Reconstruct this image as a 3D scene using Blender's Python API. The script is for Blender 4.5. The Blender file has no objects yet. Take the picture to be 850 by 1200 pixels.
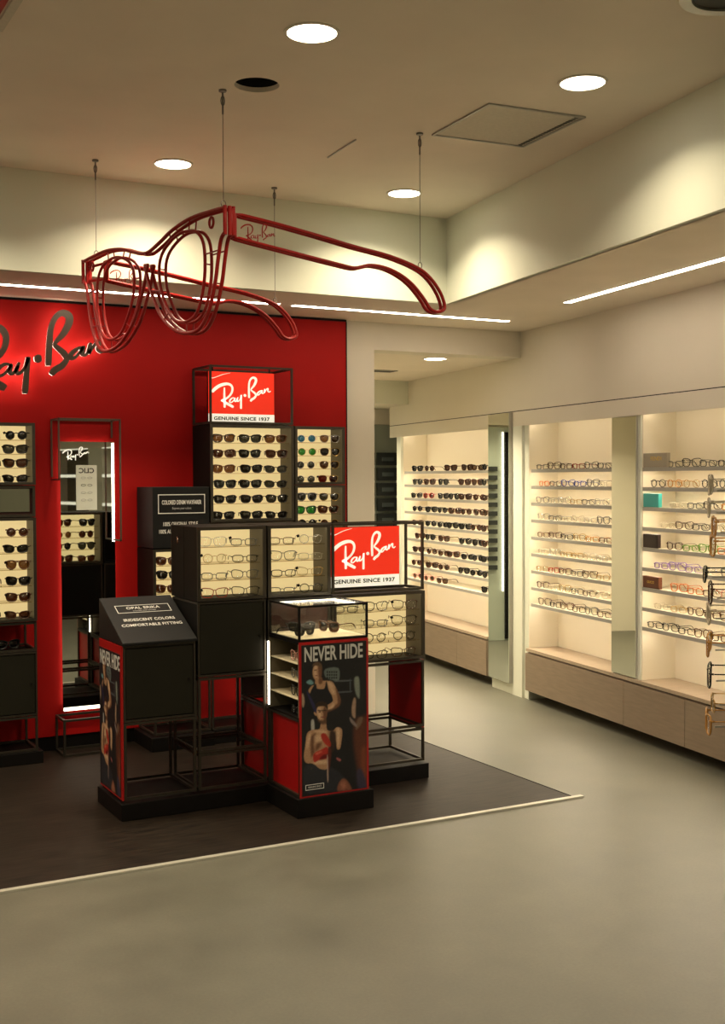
import bpy, bmesh, math, random
from mathutils import Vector, Matrix
from mathutils.geometry import tessellate_polygon
random.seed(7)
scn = bpy.context.scene
COL = scn.collection
PI = math.pi

# ------------------------------------------------------------------ camera
cam_d = bpy.data.cameras.new('camera')
cam = bpy.data.objects.new('camera', cam_d)
COL.objects.link(cam)
scn.camera = cam
cam_d.sensor_fit = 'VERTICAL'
cam_d.sensor_height = 36.0
cam_d.lens = 36.0 * 1399.9 / 1200.0
cam_d.clip_start = 0.05
_y, _t, _r = math.radians(61.584), math.radians(-1.6525), math.radians(-0.22456)
F0 = Vector((math.cos(_y), math.sin(_y), 0)); R0 = Vector((math.sin(_y), -math.cos(_y), 0)); U0 = Vector((0, 0, 1))
F = F0 * math.cos(_t) + U0 * math.sin(_t); U = U0 * math.cos(_t) - F0 * math.sin(_t)
R = R0 * math.cos(_r) + U * math.sin(_r); U = U * math.cos(_r) - R0 * math.sin(_r)
m = Matrix.Identity(4)
for i in range(3):
    m[i][0] = R[i]; m[i][1] = U[i]; m[i][2] = -F[i]
m[2][3] = 1.65
cam.matrix_world = m

# ------------------------------------------------------------------ world, exposure
wd = bpy.data.worlds.new('world'); scn.world = wd
wd.use_nodes = True
wd.node_tree.nodes['Background'].inputs[0].default_value = (1.0, .85, .65, 1)
wd.node_tree.nodes['Background'].inputs[1].default_value = 0.02
scn.view_settings.view_transform = 'Standard'
scn.view_settings.look = 'None'
scn.view_settings.gamma = 1.0
scn.view_settings.exposure = 0.52
LAMP_W = 11.0            # watts of each downlight
LAMP_COL = (1.0, .84, .58)
OFF = 0.12                # dimming of the lamps outside the frame
LED_COL = (1.0, .86, .66)

# ------------------------------------------------------------------ materials
def mat(name, col, rough=.5, metal=0., emit=None, es=1., noise=None, spec=None, bump=0., coat=0., alpha=None):
    mt = bpy.data.materials.new(name); mt.use_nodes = True
    nt = mt.node_tree; b = nt.nodes['Principled BSDF']
    b.inputs['Base Color'].default_value = (*col, 1)
    b.inputs['Roughness'].default_value = rough
    b.inputs['Metallic'].default_value = metal
    if spec is not None: b.inputs['Specular IOR Level'].default_value = spec
    if coat: b.inputs['Coat Weight'].default_value = coat
    if emit:
        b.inputs['Emission Color'].default_value = (*emit, 1); b.inputs['Emission Strength'].default_value = es
    if noise:   # (scale, amount, stretch)
        tc = nt.nodes.new('ShaderNodeTexCoord'); mp = nt.nodes.new('ShaderNodeMapping')
        mp.inputs['Scale'].default_value = noise[2] if len(noise) > 2 else (1, 1, 1)
        nz = nt.nodes.new('ShaderNodeTexNoise'); nz.inputs['Scale'].default_value = noise[0]; nz.inputs['Detail'].default_value = 6
        rp = nt.nodes.new('ShaderNodeMapRange')
        rp.inputs[1].default_value = .3; rp.inputs[2].default_value = .7
        rp.inputs[3].default_value = 1 - noise[1]; rp.inputs[4].default_value = 1 + noise[1]
        mx = nt.nodes.new('ShaderNodeVectorMath'); mx.operation = 'SCALE'
        mx.inputs[0].default_value = col
        nt.links.new(tc.outputs['Object'], mp.inputs[0]); nt.links.new(mp.outputs[0], nz.inputs['Vector'])
        nt.links.new(nz.outputs[0], rp.inputs[0]); nt.links.new(rp.outputs[0], mx.inputs['Scale'])
        nt.links.new(mx.outputs[0], b.inputs['Base Color'])
        if bump:
            bp = nt.nodes.new('ShaderNodeBump'); bp.inputs['Strength'].default_value = bump; bp.inputs['Distance'].default_value = .01
            nt.links.new(nz.outputs[0], bp.inputs['Height']); nt.links.new(bp.outputs[0], b.inputs['Normal'])
    return mt

def glassy(name, tint, rough=.02, refl=.12, keep=None):
    """thin clear sheet: straight-through with a tint plus a mirror reflection"""
    mt = bpy.data.materials.new(name); mt.use_nodes = True
    nt = mt.node_tree; nt.nodes.clear()
    o = nt.nodes.new('ShaderNodeOutputMaterial'); mx = nt.nodes.new('ShaderNodeMixShader')
    t = nt.nodes.new('ShaderNodeBsdfTransparent'); g = nt.nodes.new('ShaderNodeBsdfGlossy')
    t.inputs[0].default_value = (*tint, 1); g.inputs['Roughness'].default_value = rough
    g.inputs[0].default_value = (1, 1, 1, 1)
    lw = nt.nodes.new('ShaderNodeLayerWeight'); lw.inputs[0].default_value = .5
    pw = nt.nodes.new('ShaderNodeMath'); pw.operation = 'POWER'; pw.inputs[1].default_value = 4.0
    ml = nt.nodes.new('ShaderNodeMath'); ml.operation = 'MULTIPLY_ADD'; ml.inputs[1].default_value = .75; ml.inputs[2].default_value = .03 + refl * .15
    ml.use_clamp = True
    nt.links.new(lw.outputs['Facing'], pw.inputs[0]); nt.links.new(pw.outputs[0], ml.inputs[0]); nt.links.new(ml.outputs[0], mx.inputs[0])
    nt.links.new(t.outputs[0], mx.inputs[1]); nt.links.new(g.outputs[0], mx.inputs[2]); nt.links.new(mx.outputs[0], o.inputs[0])
    return mt

M = {}
M['ceiling'] = mat('ceiling_paint', (.82, .74, .62), .9, noise=(3, .03))
M['wall'] = mat('wall_paint', (.74, .76, .65), .85, noise=(2, .025))  # white paint with the greenish cast of the light put into its colour
M['wall_warm_lit'] = mat('wall_paint_warm_lit', (.74, .69, .58), .85, noise=(2, .02))  # same white paint, warm LED light tinted into the colour
M['niche'] = mat('niche_laminate', (.86, .79, .64), .6)
def floor_mat():
    mt = mat('grey_vinyl', (.34, .33, .27), .42, spec=.6)
    nt = mt.node_tree; b = nt.nodes['Principled BSDF']
    tc = nt.nodes.new('ShaderNodeTexCoord')
    n1 = nt.nodes.new('ShaderNodeTexNoise'); n1.inputs['Scale'].default_value = 2.2; n1.inputs['Detail'].default_value = 9; n1.inputs['Roughness'].default_value = .62
    n2 = nt.nodes.new('ShaderNodeTexNoise'); n2.inputs['Scale'].default_value = 90; n2.inputs['Detail'].default_value = 3
    r = nt.nodes.new('ShaderNodeValToRGB'); r.color_ramp.elements[0].color = (.092, .090, .069, 1); r.color_ramp.elements[1].color = (.139, .135, .103, 1)
    r.color_ramp.elements[0].position = .3; r.color_ramp.elements[1].position = .7
    mm = nt.nodes.new('ShaderNodeMixRGB'); mm.blend_type = 'OVERLAY'; mm.inputs[0].default_value = .18
    nt.links.new(tc.outputs['Object'], n1.inputs['Vector']); nt.links.new(tc.outputs['Object'], n2.inputs['Vector'])
    nt.links.new(n1.outputs[0], r.inputs[0]); nt.links.new(r.outputs[0], mm.inputs[1]); nt.links.new(n2.outputs[0], mm.inputs[2])
    nt.links.new(mm.outputs[0], b.inputs['Base Color'])
    rr = nt.nodes.new('ShaderNodeMapRange'); rr.inputs[3].default_value = .36; rr.inputs[4].default_value = .5
    nt.links.new(n1.outputs[0], rr.inputs[0]); nt.links.new(rr.outputs[0], b.inputs['Roughness'])
    return mt
M['floor'] = floor_mat()
M['wood'] = mat('dark_wood_floor', (.016, .011, .0075), .5, spec=.2, noise=(5, .75, (1.2, 14, 1)), bump=.04)
M['red'] = mat('red_wall_paint', (.37, .005, .004), .62, spec=.16, noise=(3, .05))
M['redpanel'] = mat('red_panel', (.34, .006, .006), .35)
M['maroon'] = mat('maroon_panel', (.035, .006, .005), .4)
M['tubered'] = mat('red_enamel_tube', (.30, .008, .007), .42, spec=.3, coat=.0)
M['black'] = mat('black_laminate', (.006, .0055, .0045), .55, spec=.12, noise=(5, .1))
M['blackm'] = mat('black_metal', (.006, .005, .0045), .5, .0, spec=.15)
M['gun'] = mat('gunmetal', (.050, .043, .032), .42, .6)
M['door'] = mat('dark_metal_door', (.015, .014, .009), .5, .0, spec=.15, noise=(4, .1))
M['signblack'] = mat('black_sign_face', (.009, .009, .009), .55, spec=.2)
M['white'] = mat('white_print', (.75, .74, .70), .6)
M['grey'] = mat('grey_print', (.45, .45, .43), .6)
M['cream'] = mat('cream_backlit', (.6, .5, .3), .6, emit=(1.0, .75, .33), es=.50)
M['creamdim'] = mat('cream_panel', (.75, .66, .45), .6)
M['innerwall'] = mat('display_side', (.14, .12, .08), .5)
M['led'] = mat('led_strip', (1, 1, 1), .5, emit=LED_COL, es=9)
M['ledsoft'] = mat('led_soffit', (1, 1, 1), .5, emit=(1, .84, .66), es=16)
M['ledshelf'] = mat('led_shelf', (1, 1, 1), .5, emit=(1.0, .85, .64), es=15)
M['ledhead'] = mat('led_head', (1, 1, 1), .5, emit=(1.0, .85, .64), es=6)
M['ledmirror'] = mat('led_mirror', (1, 1, 1), .5, emit=LED_COL, es=3.5)
M['halo'] = mat('halo_led', (1, 1, 1), .5, emit=(1.0, .85, .65), es=3.8)
M['lampglow'] = mat('lamp_glow', (1, 1, 1), .5, emit=(1.0, .90, .70), es=12)
M['lamprim'] = mat('lamp_rim', (.75, .70, .60), .5)
M['mirror'] = mat('mirror_silver', (.80, .84, .78), .015, 1.0)
M['steel'] = mat('steel_letter', (.13, .11, .085), .35, .7)
M['alu'] = mat('aluminium', (.42, .41, .37), .38, .4)
M['shelf'] = mat('shelf_edge', (.38, .37, .33), .5)
M['shelftop'] = mat('shelf_top', (.62, .56, .42), .5)
M['glass'] = glassy('clear_glass', (.96, .97, .95), .01, .12)
M['gshelf'] = glassy('smoked_glass_shelf', (.62, .55, .42), .05, .25)
M['darkglass'] = glassy('dark_glass', (.35, .34, .30), .02, .2)
M['greenglass'] = mat('green_grey_glass', (.36, .40, .33), .3, .0)
M['drawer'] = mat('taupe_wood', (.27, .205, .145), .5, noise=(7, .10, (1, 1, 9)))
M['drawertop'] = mat('pale_taupe_top', (.42, .33, .24), .45, noise=(7, .08, (6, 1, 1)))
M['signred'] = mat('backlit_red', (.6, .02, .01), .4, emit=(1.0, .030, .006), es=.45)
M['signwhite'] = mat('backlit_white', (.7, .7, .6), .4, emit=(1.0, .93, .74), es=.52)
M['darkprint'] = mat('dark_print', (.03, .03, .025), .6)
M['stripe'] = mat('metal_trim', (.50, .49, .42), .35, .2)
M['hatch'] = mat('hatch_panel', (.62, .58, .48), .8, noise=(60, .05))
M['bronze'] = mat('bronze_metal', (.13, .095, .07), .4, .5)
M['darkhole'] = mat('dark_void', (.01, .01, .01), .9)
M['wire'] = mat('steel_wire', (.18, .17, .15), .4, .8)
M['turq'] = mat('turquoise_box', (.05, .40, .38), .4)
M['brown'] = mat('brown_box', (.13, .04, .015), .45)
M['gold'] = mat('gold_print', (.65, .42, .05), .4)
M['woodstrip'] = mat('brown_wood', (.22, .08, .03), .5)
M['crate'] = mat('dark_tray', (.02, .024, .022), .5)
M['trayface'] = mat('tray_face', (.07, .085, .08), .5)
M['skin'] = mat('print_skin', (.42, .25, .15), .6)
M['skind'] = mat('print_skin_shade', (.20, .095, .05), .6)
M['glove'] = mat('print_red_glove', (.36, .03, .02), .6)
M['rust'] = mat('print_rust', (.12, .035, .018), .6)
M['posterbg'] = mat('print_black', (.014, .014, .016), .4)
M['blue'] = mat('print_blue', (.02, .02, .06), .6)
M['hair'] = mat('print_hair', (.05, .03, .02), .6)
M['paper'] = mat('white_card', (.75, .78, .68), .6)

# ------------------------------------------------------------------ builders
class MB:
    def __init__(s): s.v = []; s.f = []; s.mi = []; s.cur = 0
    def add(s, vs, fs):
        k = len(s.v); s.v += [Vector(v) for v in vs]; s.f += [[i + k for i in f] for f in fs]; s.mi += [s.cur] * len(fs); return s
    def box(s, x0, x1, y0, y1, z0, z1):
        vs = [(x, y, z) for z in (z0, z1) for y in (y0, y1) for x in (x0, x1)]
        return s.add(vs, [(0, 2, 3, 1), (4, 5, 7, 6), (0, 1, 5, 4), (2, 6, 7, 3), (0, 4, 6, 2), (1, 3, 7, 5)])
    def tube(s, pts, r, n=6, closed=False, flat=1.0):
        pts = [Vector(p) for p in pts]; N = len(pts); rings = []
        rr = r if isinstance(r, (list, tuple)) else [r] * N
        prev = None
        for i, p in enumerate(pts):
            a = pts[(i - 1) % N] if (closed or i > 0) else p
            b = pts[(i + 1) % N] if (closed or i < N - 1) else p
            t = (b - a).normalized()
            if prev is None:
                up = Vector((0, 1, 0)) if abs(t.y) < .9 else Vector((0, 0, 1))
                u = t.cross(up).normalized()
            else:
                u = (prev - t * prev.dot(t)).normalized()
            prev = u; w = t.cross(u)
            rings.append([p + (u * math.cos(2 * PI * j / n) + w * math.sin(2 * PI * j / n) * flat) * rr[i] for j in range(n)])
        vs = [q for rg in rings for q in rg]; fs = []
        for i in range(N if closed else N - 1):
            k = (i + 1) % N
            for j in range(n):
                j2 = (j + 1) % n; fs.append((i * n + j, i * n + j2, k * n + j2, k * n + j))
        if not closed:
            fs.append(tuple(reversed(range(n)))); fs.append(tuple(range((N - 1) * n, N * n)))
        return s.add(vs, fs)
    def cyl(s, c, r, h, n=24, r2=None):
        r2 = r if r2 is None else r2
        vs = [(c[0] + r * math.cos(2 * PI * i / n), c[1] + r * math.sin(2 * PI * i / n), c[2]) for i in range(n)]
        vs += [(c[0] + r2 * math.cos(2 * PI * i / n), c[1] + r2 * math.sin(2 * PI * i / n), c[2] + h) for i in range(n)]
        return s.add(vs, [tuple(reversed(range(n))), tuple(range(n, 2 * n))] + [(i, (i + 1) % n, n + (i + 1) % n, n + i) for i in range(n)])
    def ring(s, c, ro, ri, h, n=32):
        vs = []
        for r, z in ((ro, 0), (ro, h), (ri, h), (ri, 0)):
            vs += [(c[0] + r * math.cos(2 * PI * i / n), c[1] + r * math.sin(2 * PI * i / n), c[2] + z) for i in range(n)]
        fs = []
        for k in range(4):
            k2 = (k + 1) % 4
            fs += [(k * n + i, k * n + (i + 1) % n, k2 * n + (i + 1) % n, k2 * n + i) for i in range(n)]
        return s.add(vs, fs)
    def slab(s, loops, z0, z1):
        """horizontal slab from outline + holes"""
        loops = [[Vector((p[0], p[1], 0)) for p in l] for l in loops]
        tri = tessellate_polygon(loops); flat = [p for l in loops for p in l]; n = len(flat)
        vs = [(p.x, p.y, z0) for p in flat] + [(p.x, p.y, z1) for p in flat]
        fs = [tuple(t) for t in tri] + [tuple(n + i for i in reversed(t)) for t in tri]
        k = 0
        for l in loops:
            L = len(l); fs += [(k + i, k + (i + 1) % L, n + k + (i + 1) % L, n + k + i) for i in range(L)]; k += L
        return s.add(vs, fs)
    def plate(s, pts, xf, th):
        """extruded polygon in a plane: pts (a,b) -> xf(a,b,depth)"""
        n = len(pts)
        tri = tessellate_polygon([[Vector((p[0], p[1], 0)) for p in pts]])
        vs = [xf(a, b, 0) for a, b in pts] + [xf(a, b, th) for a, b in pts]
        fs = [tuple(t) for t in tri] + [tuple(n + i for i in reversed(t)) for t in tri]
        fs += [(i, (i + 1) % n, n + (i + 1) % n, n + i) for i in range(n)]
        return s.add(vs, fs)
    def build(s, name, mt, parent=None, xf=None, smooth=False, bevel=0):
        me = bpy.data.meshes.new(name)
        vs = [xf @ v for v in s.v] if xf is not None else s.v
        if parent is not None:
            root = parent
            while root.parent: root = root.parent
            inv = ROOTM[root.name].inverted(); vs = [inv @ v for v in vs]
        me.from_pydata([tuple(v) for v in vs], [], s.f)
        for q in (mt if isinstance(mt, (list, tuple)) else [mt]): me.materials.append(q)
        if isinstance(mt, (list, tuple)): me.polygons.foreach_set('material_index', s.mi)
        bm = bmesh.new(); bm.from_mesh(me); bmesh.ops.recalc_face_normals(bm, faces=bm.faces); bm.to_mesh(me); bm.free()
        if smooth: me.polygons.foreach_set('use_smooth', [True] * len(me.polygons))
        o = bpy.data.objects.new(name, me); COL.objects.link(o)
        if parent is not None: o.parent = parent
        if bevel:
            md = o.modifiers.new('bevel', 'BEVEL'); md.width = bevel; md.segments = 2; md.limit_method = 'ANGLE'
        return o

ROOTM = {}
def thing(name, label, cat, loc=(0, 0, 0), rz=0., group=None):
    o = bpy.data.objects.new(name, None); COL.objects.link(o)
    o.empty_display_size = .05
    o.location = loc; o.rotation_euler = (0, 0, rz)
    ROOTM[o.name] = Matrix.Translation(loc) @ Matrix.Rotation(rz, 4, 'Z')
    o['label'] = label; o['category'] = cat
    if group: o['group'] = group
    return o
def tag(o, label, cat, group=None):
    o['label'] = label; o['category'] = cat
    if group: o['group'] = group
    return o
def struct(o, label=None):
    o['kind'] = 'structure'
    if label: o['label'] = label
    return o
def lab(o, label): o['label'] = label; return o
def B(x0, x1, y0, y1, z0, z1): return MB().box(x0, x1, y0, y1, z0, z1)

# right wall frame: local x = along the wall (away), local y = into the room, wall plane at y = -4.079
WA = math.radians(90 - 8.95)
MW = Matrix.Rotation(WA, 4, 'Z'); NW = -4.079
def W(t, n, z=0): return MW @ Vector((t, n, z))

def catmull(pts, closed=False, k=6):
    pts = [Vector(p) for p in pts]; N = len(pts); out = []
    for i in range(N if closed else N - 1):
        g = (lambda j: pts[j % N]) if closed else (lambda j: pts[max(0, min(N - 1, j))])
        p0, p1, p2, p3 = g(i - 1), g(i), g(i + 1), g(i + 2)
        for q in range(k):
            t = q / k
            out.append(.5 * ((2 * p1) + (p2 - p0) * t + (2 * p0 - 5 * p1 + 4 * p2 - p3) * t * t + (3 * p1 - p0 - 3 * p2 + p3) * t ** 3))
    if not closed: out.append(pts[-1])
    return out

def text_mesh(name, body, size, mt, parent, mtx, sx=1., th=.0006, align='CENTER', space=1.0, bold=0.):
    cu = bpy.data.curves.new(name, 'FONT'); cu.body = body; cu.size = size; cu.align_x = align; cu.align_y = 'CENTER'
    cu.extrude = th; cu.space_character = space; cu.resolution_u = 3; cu.offset = bold
    to = bpy.data.objects.new('tmp', cu); COL.objects.link(to)
    dg = bpy.context.evaluated_depsgraph_get()
    me = bpy.data.meshes.new_from_object(to.evaluated_get(dg)); me.name = name
    bpy.data.objects.remove(to)
    root = parent
    while root.parent: root = root.parent
    me.transform(ROOTM[root.name].inverted() @ mtx @ Matrix.Diagonal((sx, 1, 1, 1)))
    me.materials.clear(); me.materials.append(mt)
    o = bpy.data.objects.new(name, me); COL.objects.link(o); o.parent = parent
    return o
def face_m(p, right, up):
    """matrix placing text: x along right, y along up, at point p"""
    r = Vector(right).normalized(); u = Vector(up).normalized(); n = r.cross(u)
    mm = Matrix.Identity(4)
    for i in range(3): mm[i][0] = r[i]; mm[i][1] = u[i]; mm[i][2] = n[i]; mm[i][3] = p[i]
    return mm

# script logo strokes in the sign's own drawing units: (x, y, width)
LOGO = [
 [(80,288,22),(92,265,34),(120,238,38),(165,208,38),(215,190,36),(262,186,30),(298,203,27),(313,240,25),(303,290,23),(270,335,22),(230,365,24),(192,382,28),(178,388,10)],
 [(220,228,16),(218,300,22),(220,380,26),(221,466,26)],
 [(190,380,18),(240,412,30),(325,460,30)],
 [(338,352,10),(312,352,15),(286,375,18),(280,398,17),(300,404,14),(326,382,12),(343,352,13),(338,382,18),(352,392,14),(375,355,12)],
 [(378,340,12),(366,378,18),(380,390,15),(404,362,12),(416,315,16),(413,390,22),(412,480,24)],
 [(444,322,14),(450,321,28),(460,320,34),(470,319,28),(476,318,14)],
 [(509,350,24),(507,250,24),(510,175,22),(527,128,22),(556,106,26),(586,118,30),(590,150,30),(568,200,26),(532,248,15),(548,268,20),(578,292,24),(590,318,22),(570,348,26),(540,368,28),(524,390,22)],
 [(658,258,10),(634,268,16),(610,292,20),(608,310,18),(626,308,14),(650,280,12),(664,256,14),(660,284,20),(676,294,12),(690,270,10)],
 [(697,236,14),(690,282,18),(704,262,12),(722,238,13),(736,236,16),(734,262,18),(750,276,12),(768,262,10)],
]
LOGO_SWIRL = [(60,92,8),(78,118,8),(120,108,7),(200,76,6),(290,55,3)]
def logo(mb, xf, depth, widen=1.0, strokes=LOGO, k=5):
    for st in strokes:
        pts = catmull(st, False, k)
        L = []; Rr = []
        for i, p in enumerate(pts):
            a = pts[max(0, i - 1)]; b = pts[min(len(pts) - 1, i + 1)]
            d = Vector((b.x - a.x, b.y - a.y)); d.normalize(); n = Vector((-d.y, d.x)); w = max(2, p.z) * .5 * widen
            if i in (0, len(pts) - 1): w *= .75
            L.append((p.x + n.x * w, p.y + n.y * w)); Rr.append((p.x - n.x * w, p.y - n.y * w))
        vs = []
        for (a, b) in L: vs.append(xf(a, b, 0))
        for (a, b) in Rr: vs.append(xf(a, b, 0))
        N = len(pts)
        for (a, b) in L: vs.append(xf(a, b, depth))
        for (a, b) in Rr: vs.append(xf(a, b, depth))
        fs = []
        for i in range(N - 1):
            fs += [(i, i + 1, N + i + 1, N + i), (2 * N + i, 3 * N + i, 3 * N + i + 1, 2 * N + i + 1),
                   (i, 2 * N + i, 2 * N + i + 1, i + 1), (N + i, N + i + 1, 3 * N + i + 1, 3 * N + i)]
        fs += [(0, N, 3 * N, 2 * N), (N - 1, 3 * N - 1, 4 * N - 1, 2 * N - 1)]
        mb.add(vs, fs)
    return mb

# ================================================================== SETTING
XL, YR = -5.0, -5.9
HC, HS, HP, HB = 3.25, 2.725, 2.535, 2.324
tc = 8.002; tb = 6.847
struct(MB().slab([[(XL, YR), (6.6, YR), (7.2, 12.0), (XL, 12.0)]], -.1, 0).build('floor', M['floor']), 'grey vinyl floor')
struct(B(-1.8, 3.845, 4.855, 7.22, .0005, .006).build('floor', M['wood']), 'dark wood floor under the red display area')
struct(B(-1.8, 3.90, 4.826, 4.856, .0005, .009).build('trim_1', M['stripe']), 'pale metal floor strip along front of dark wood floor')
struct(B(3.846, 3.852, 4.857, 7.22, .0005, .008).build('trim_2', M['blackm']))

c0 = W(-5.6, -2.98); c1 = W(-5.6, NW)
cw = W(tc, NW); cb = W(tb, -2.98)
hole = [(1.966 + .092 * math.cos(2 * PI * i / 28), 4.525 + .092 * math.sin(2 * PI * i / 28)) for i in range(28)]
struct(MB().slab([[(XL - .1, YR - .1), (c0.x, YR - .1), (c0.x + .1, c0.y + .1), (cb.x, cb.y), (XL - .1, 6.30)], hole], HC, HC + .02).build('ceiling', M['ceiling']), 'high painted ceiling')
o = MB().ring((1.966, 4.525, HC + .0205), .105, .098, .28).build('ceiling_opening', M['darkhole']); struct(o, 'open round hole in the ceiling')
struct(MB().cyl((1.966, 4.525, HC + .3), .1, .01).build('ceiling_opening', M['darkhole']))
# bulkheads
struct(B(XL - .1, cb.x, 6.30, 6.34, HS + .0, HC + .05).build('wall_bulkhead_back', M['wall']), 'raised bulkhead above the red wall')
struct(B(-6.0, tb, -3.02, -2.98, HS + .0, HC + .05).build('wall_bulkhead_right', M['wall'], xf=MW), 'raised bulkhead along the right side')
# soffit
p = W(-5.6, -3.015)
struct(MB().slab([[(XL - .1, 6.335), (cb.x + .03, 6.335), (p.x, p.y), (c1.x, c1.y), (cw.x, cw.y), (cw.x, 7.28), (XL - .1, 7.28)]], HS, HS + .04).build('ceiling', M['ceiling']), 'lower soffit with light strips')
# back wall, column, beam
struct(B(XL - .1, 3.79, 7.272, 7.45, 0, HS).build('wall_back', M['wall_warm_lit']))
struct(B(3.79, 4.03, 7.27, 7.45, 0, HS).build('wall_column', M['wall_warm_lit']), 'pale wall end beside the red wall')
struct(B(4.03, 5.55, 7.27, 7.45, HP, HS).build('wall_beam', M['wall_warm_lit']), 'beam above the passage')
rw = struct(B(-1.6, 3.785, 7.225, 7.27, .09, 2.708).build('wall_red', M['red']), 'red feature wall')
struct(B(-1.6, 3.79, 7.222, 7.271, 2.708, 2.722).build('trim_3', M['blackm']))
struct(B(3.785, 3.792, 7.222, 7.271, .09, 2.708).build('trim_4', M['blackm']))
struct(B(-1.6, 3.79, 7.235, 7.272, .0, .09).build('baseboard_back', M['blackm']))
# passage
struct(B(2.6, 6.8, 7.45, 9.52, HP, HP + .04).build('ceiling', M['ceiling']), 'lower ceiling of the passage')
struct(B(2.6, 6.8, 9.50, 9.54, HB, HP + .04).build('wall_bulkhead_passage', M['wall']))
struct(B(2.6, 6.8, 9.54, 11.0, HB, HB + .04).build('ceiling', M['wall_warm_lit']))
struct(B(2.5, 2.6, 7.45, 11.0, 0, HP).build('wall_passage', M['niche']))
struct(B(2.5, 6.8, 10.75, 10.85, 0, HP).build('wall_far', M['wall_warm_lit']))
struct(B(XL - .1, XL, YR, 7.4, 0, HC).build('wall_left', M['wall']))
struct(B(XL - .1, 6.0, YR - .1, YR, 0, HC).build('wall_front', M['wall']))
# right wall: valance, piers, niche interiors
th = NW - .26
struct(B(-6.0, 10.75, th, NW, 2.145, 2.76).build('wall_right', M['wall_warm_lit'], xf=MW), 'wall above the lit eyewear bays')
struct(B(-6.0, 10.75, th, NW - .004, 2.139, 2.145).build('trim_5', M['blackm'], xf=MW))
struct(B(-6.0, 10.75, th, NW, 2.075, 2.139).build('trim_6', M['wall_warm_lit'], xf=MW))
struct(B(-6.0, 10.75, NW - .02, NW, 2.03, 2.075).build('trim_6', M['wall_warm_lit'], xf=MW), 'pale fascia above the lit bays')
struct(B(-6.0, 10.75, th - .04, th, 0, 2.76).build('wall_right', M['niche'], xf=MW), 'back of the lit bays')
PANEL = []
bays = [('left', 8.49, 10.45), ('middle', 6.72, 7.91), ('right', 5.20, 6.40), ('near', 3.70, 4.90), ('near2', 2.2, 3.4), ('near3', .7, 1.9), ('near4', -.9, .3)]
struct(B(10.45, 10.56, th, NW, 0, 2.03).build('wall_right', M['wall'], xf=MW))
struct(B(10.56, 10.75, th, NW - .1, 0, 2.03).build('wall_right', M['wall_warm_lit'], xf=MW))
struct(B(7.98, 8.49, th, NW, 0, 2.03).build('wall_pier', M['wall'], xf=MW), 'white wall pier between the lit bays')
struct(B(7.91, 7.98, th, NW - .02, 0, 2.03).build('wall_pier', M['wall'], xf=MW))
for a, b in ((6.40, 6.72), (4.90, 5.20), (3.4, 3.7), (1.9, 2.2), (.3, .7), (-6.0, -.9)):
    struct(B(a, b, th, NW - .012, 0 if a < 0 else .38, 2.03).build('wall_pier', M['wall'], xf=MW))
# recessed plinth under cabinets
struct(B(-6.0, 7.91, th, NW - .2, 0, .08).build('baseboard_right', M['wall_warm_lit'], xf=MW))
struct(B(8.49, 10.45, th, NW - .2, 0, .08).build('baseboard_right', M['wall_warm_lit'], xf=MW))

# ceiling lamps
def downlight(x, y, z, r, label, power=1.0, spread=135, grp='added round downlights in the ceiling'):
    t = thing('ceiling_light', label, 'ceiling light', (x, y, z), 0, grp if 'outside the photo' in label else None)
    MB().ring((x, y, z - .006), r + .012, r, .0055).build('rim', M['lamprim'], t, smooth=False)
    MB().cyl((x, y, z - .003), r - .001, .0025, 40).build('diffuser', M['lampglow'], t)
    ld = bpy.data.lights.new('downlight', 'AREA'); ld.shape = 'DISK'; ld.size = r * 1.8
    ld.energy = LAMP_W * power; ld.color = LAMP_COL; ld.spread = math.radians(spread)
    lo = bpy.data.objects.new('lamp_light', ld); COL.objects.link(lo); lo.parent = t; lo.location = (0, 0, -.012)
downlight(1.911, 3.90, HC, .090, 'largest round downlight, at top centre of the high ceiling', .55)
downlight(3.121, 3.876, HC, .090, 'round downlight right of the square ceiling hatch', .65)
downlight(2.073, 5.842, HC, .090, 'round downlight above the red glasses sculpture, nearest the left')
downlight(3.436, 5.841, HC, .090, 'small round downlight above the right arm of the red glasses sculpture', 1.05)
downlight(4.734, 7.60, HP, .083, 'round downlight in the low passage ceiling', 1.5, 95)
for (x, y) in ((.65, 3.9), (.65, 5.84), (-1.0, 3.9), (-1.0, 5.84), (-3.2, 4.8), (.65, 1.9), (2.1, 1.9), (-1.6, 1.9), (-3.6, 1.9), (1.9, -.6), (-.4, -.6), (-2.8, -.6), (1.2, -3.4), (-1.2, -3.4), (-3.4, -3.4)):  # unseen lamps, added mostly for bounce light on ceiling and walls
    downlight(x, y, HC, .090, 'unseen round downlight added in the high ceiling, outside the photo', OFF if (x > 0 and y < 3) else 1.3)
for (x, y, z, lb) in ((3.5, 8.3, HP, 'left of the passage light'), (4.5, 9.1, HP, 'farther back in the passage'), (3.6, 10.0, HB, 'in the far left corner'), (5.0, 9.95, HB, 'in front of the glass cabinet')):  # extra lamps added to brighten the dim passage
    downlight(x, y, z, .083, 'round low ceiling downlight added to brighten the passage, ' + lb, 1.0)

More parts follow.
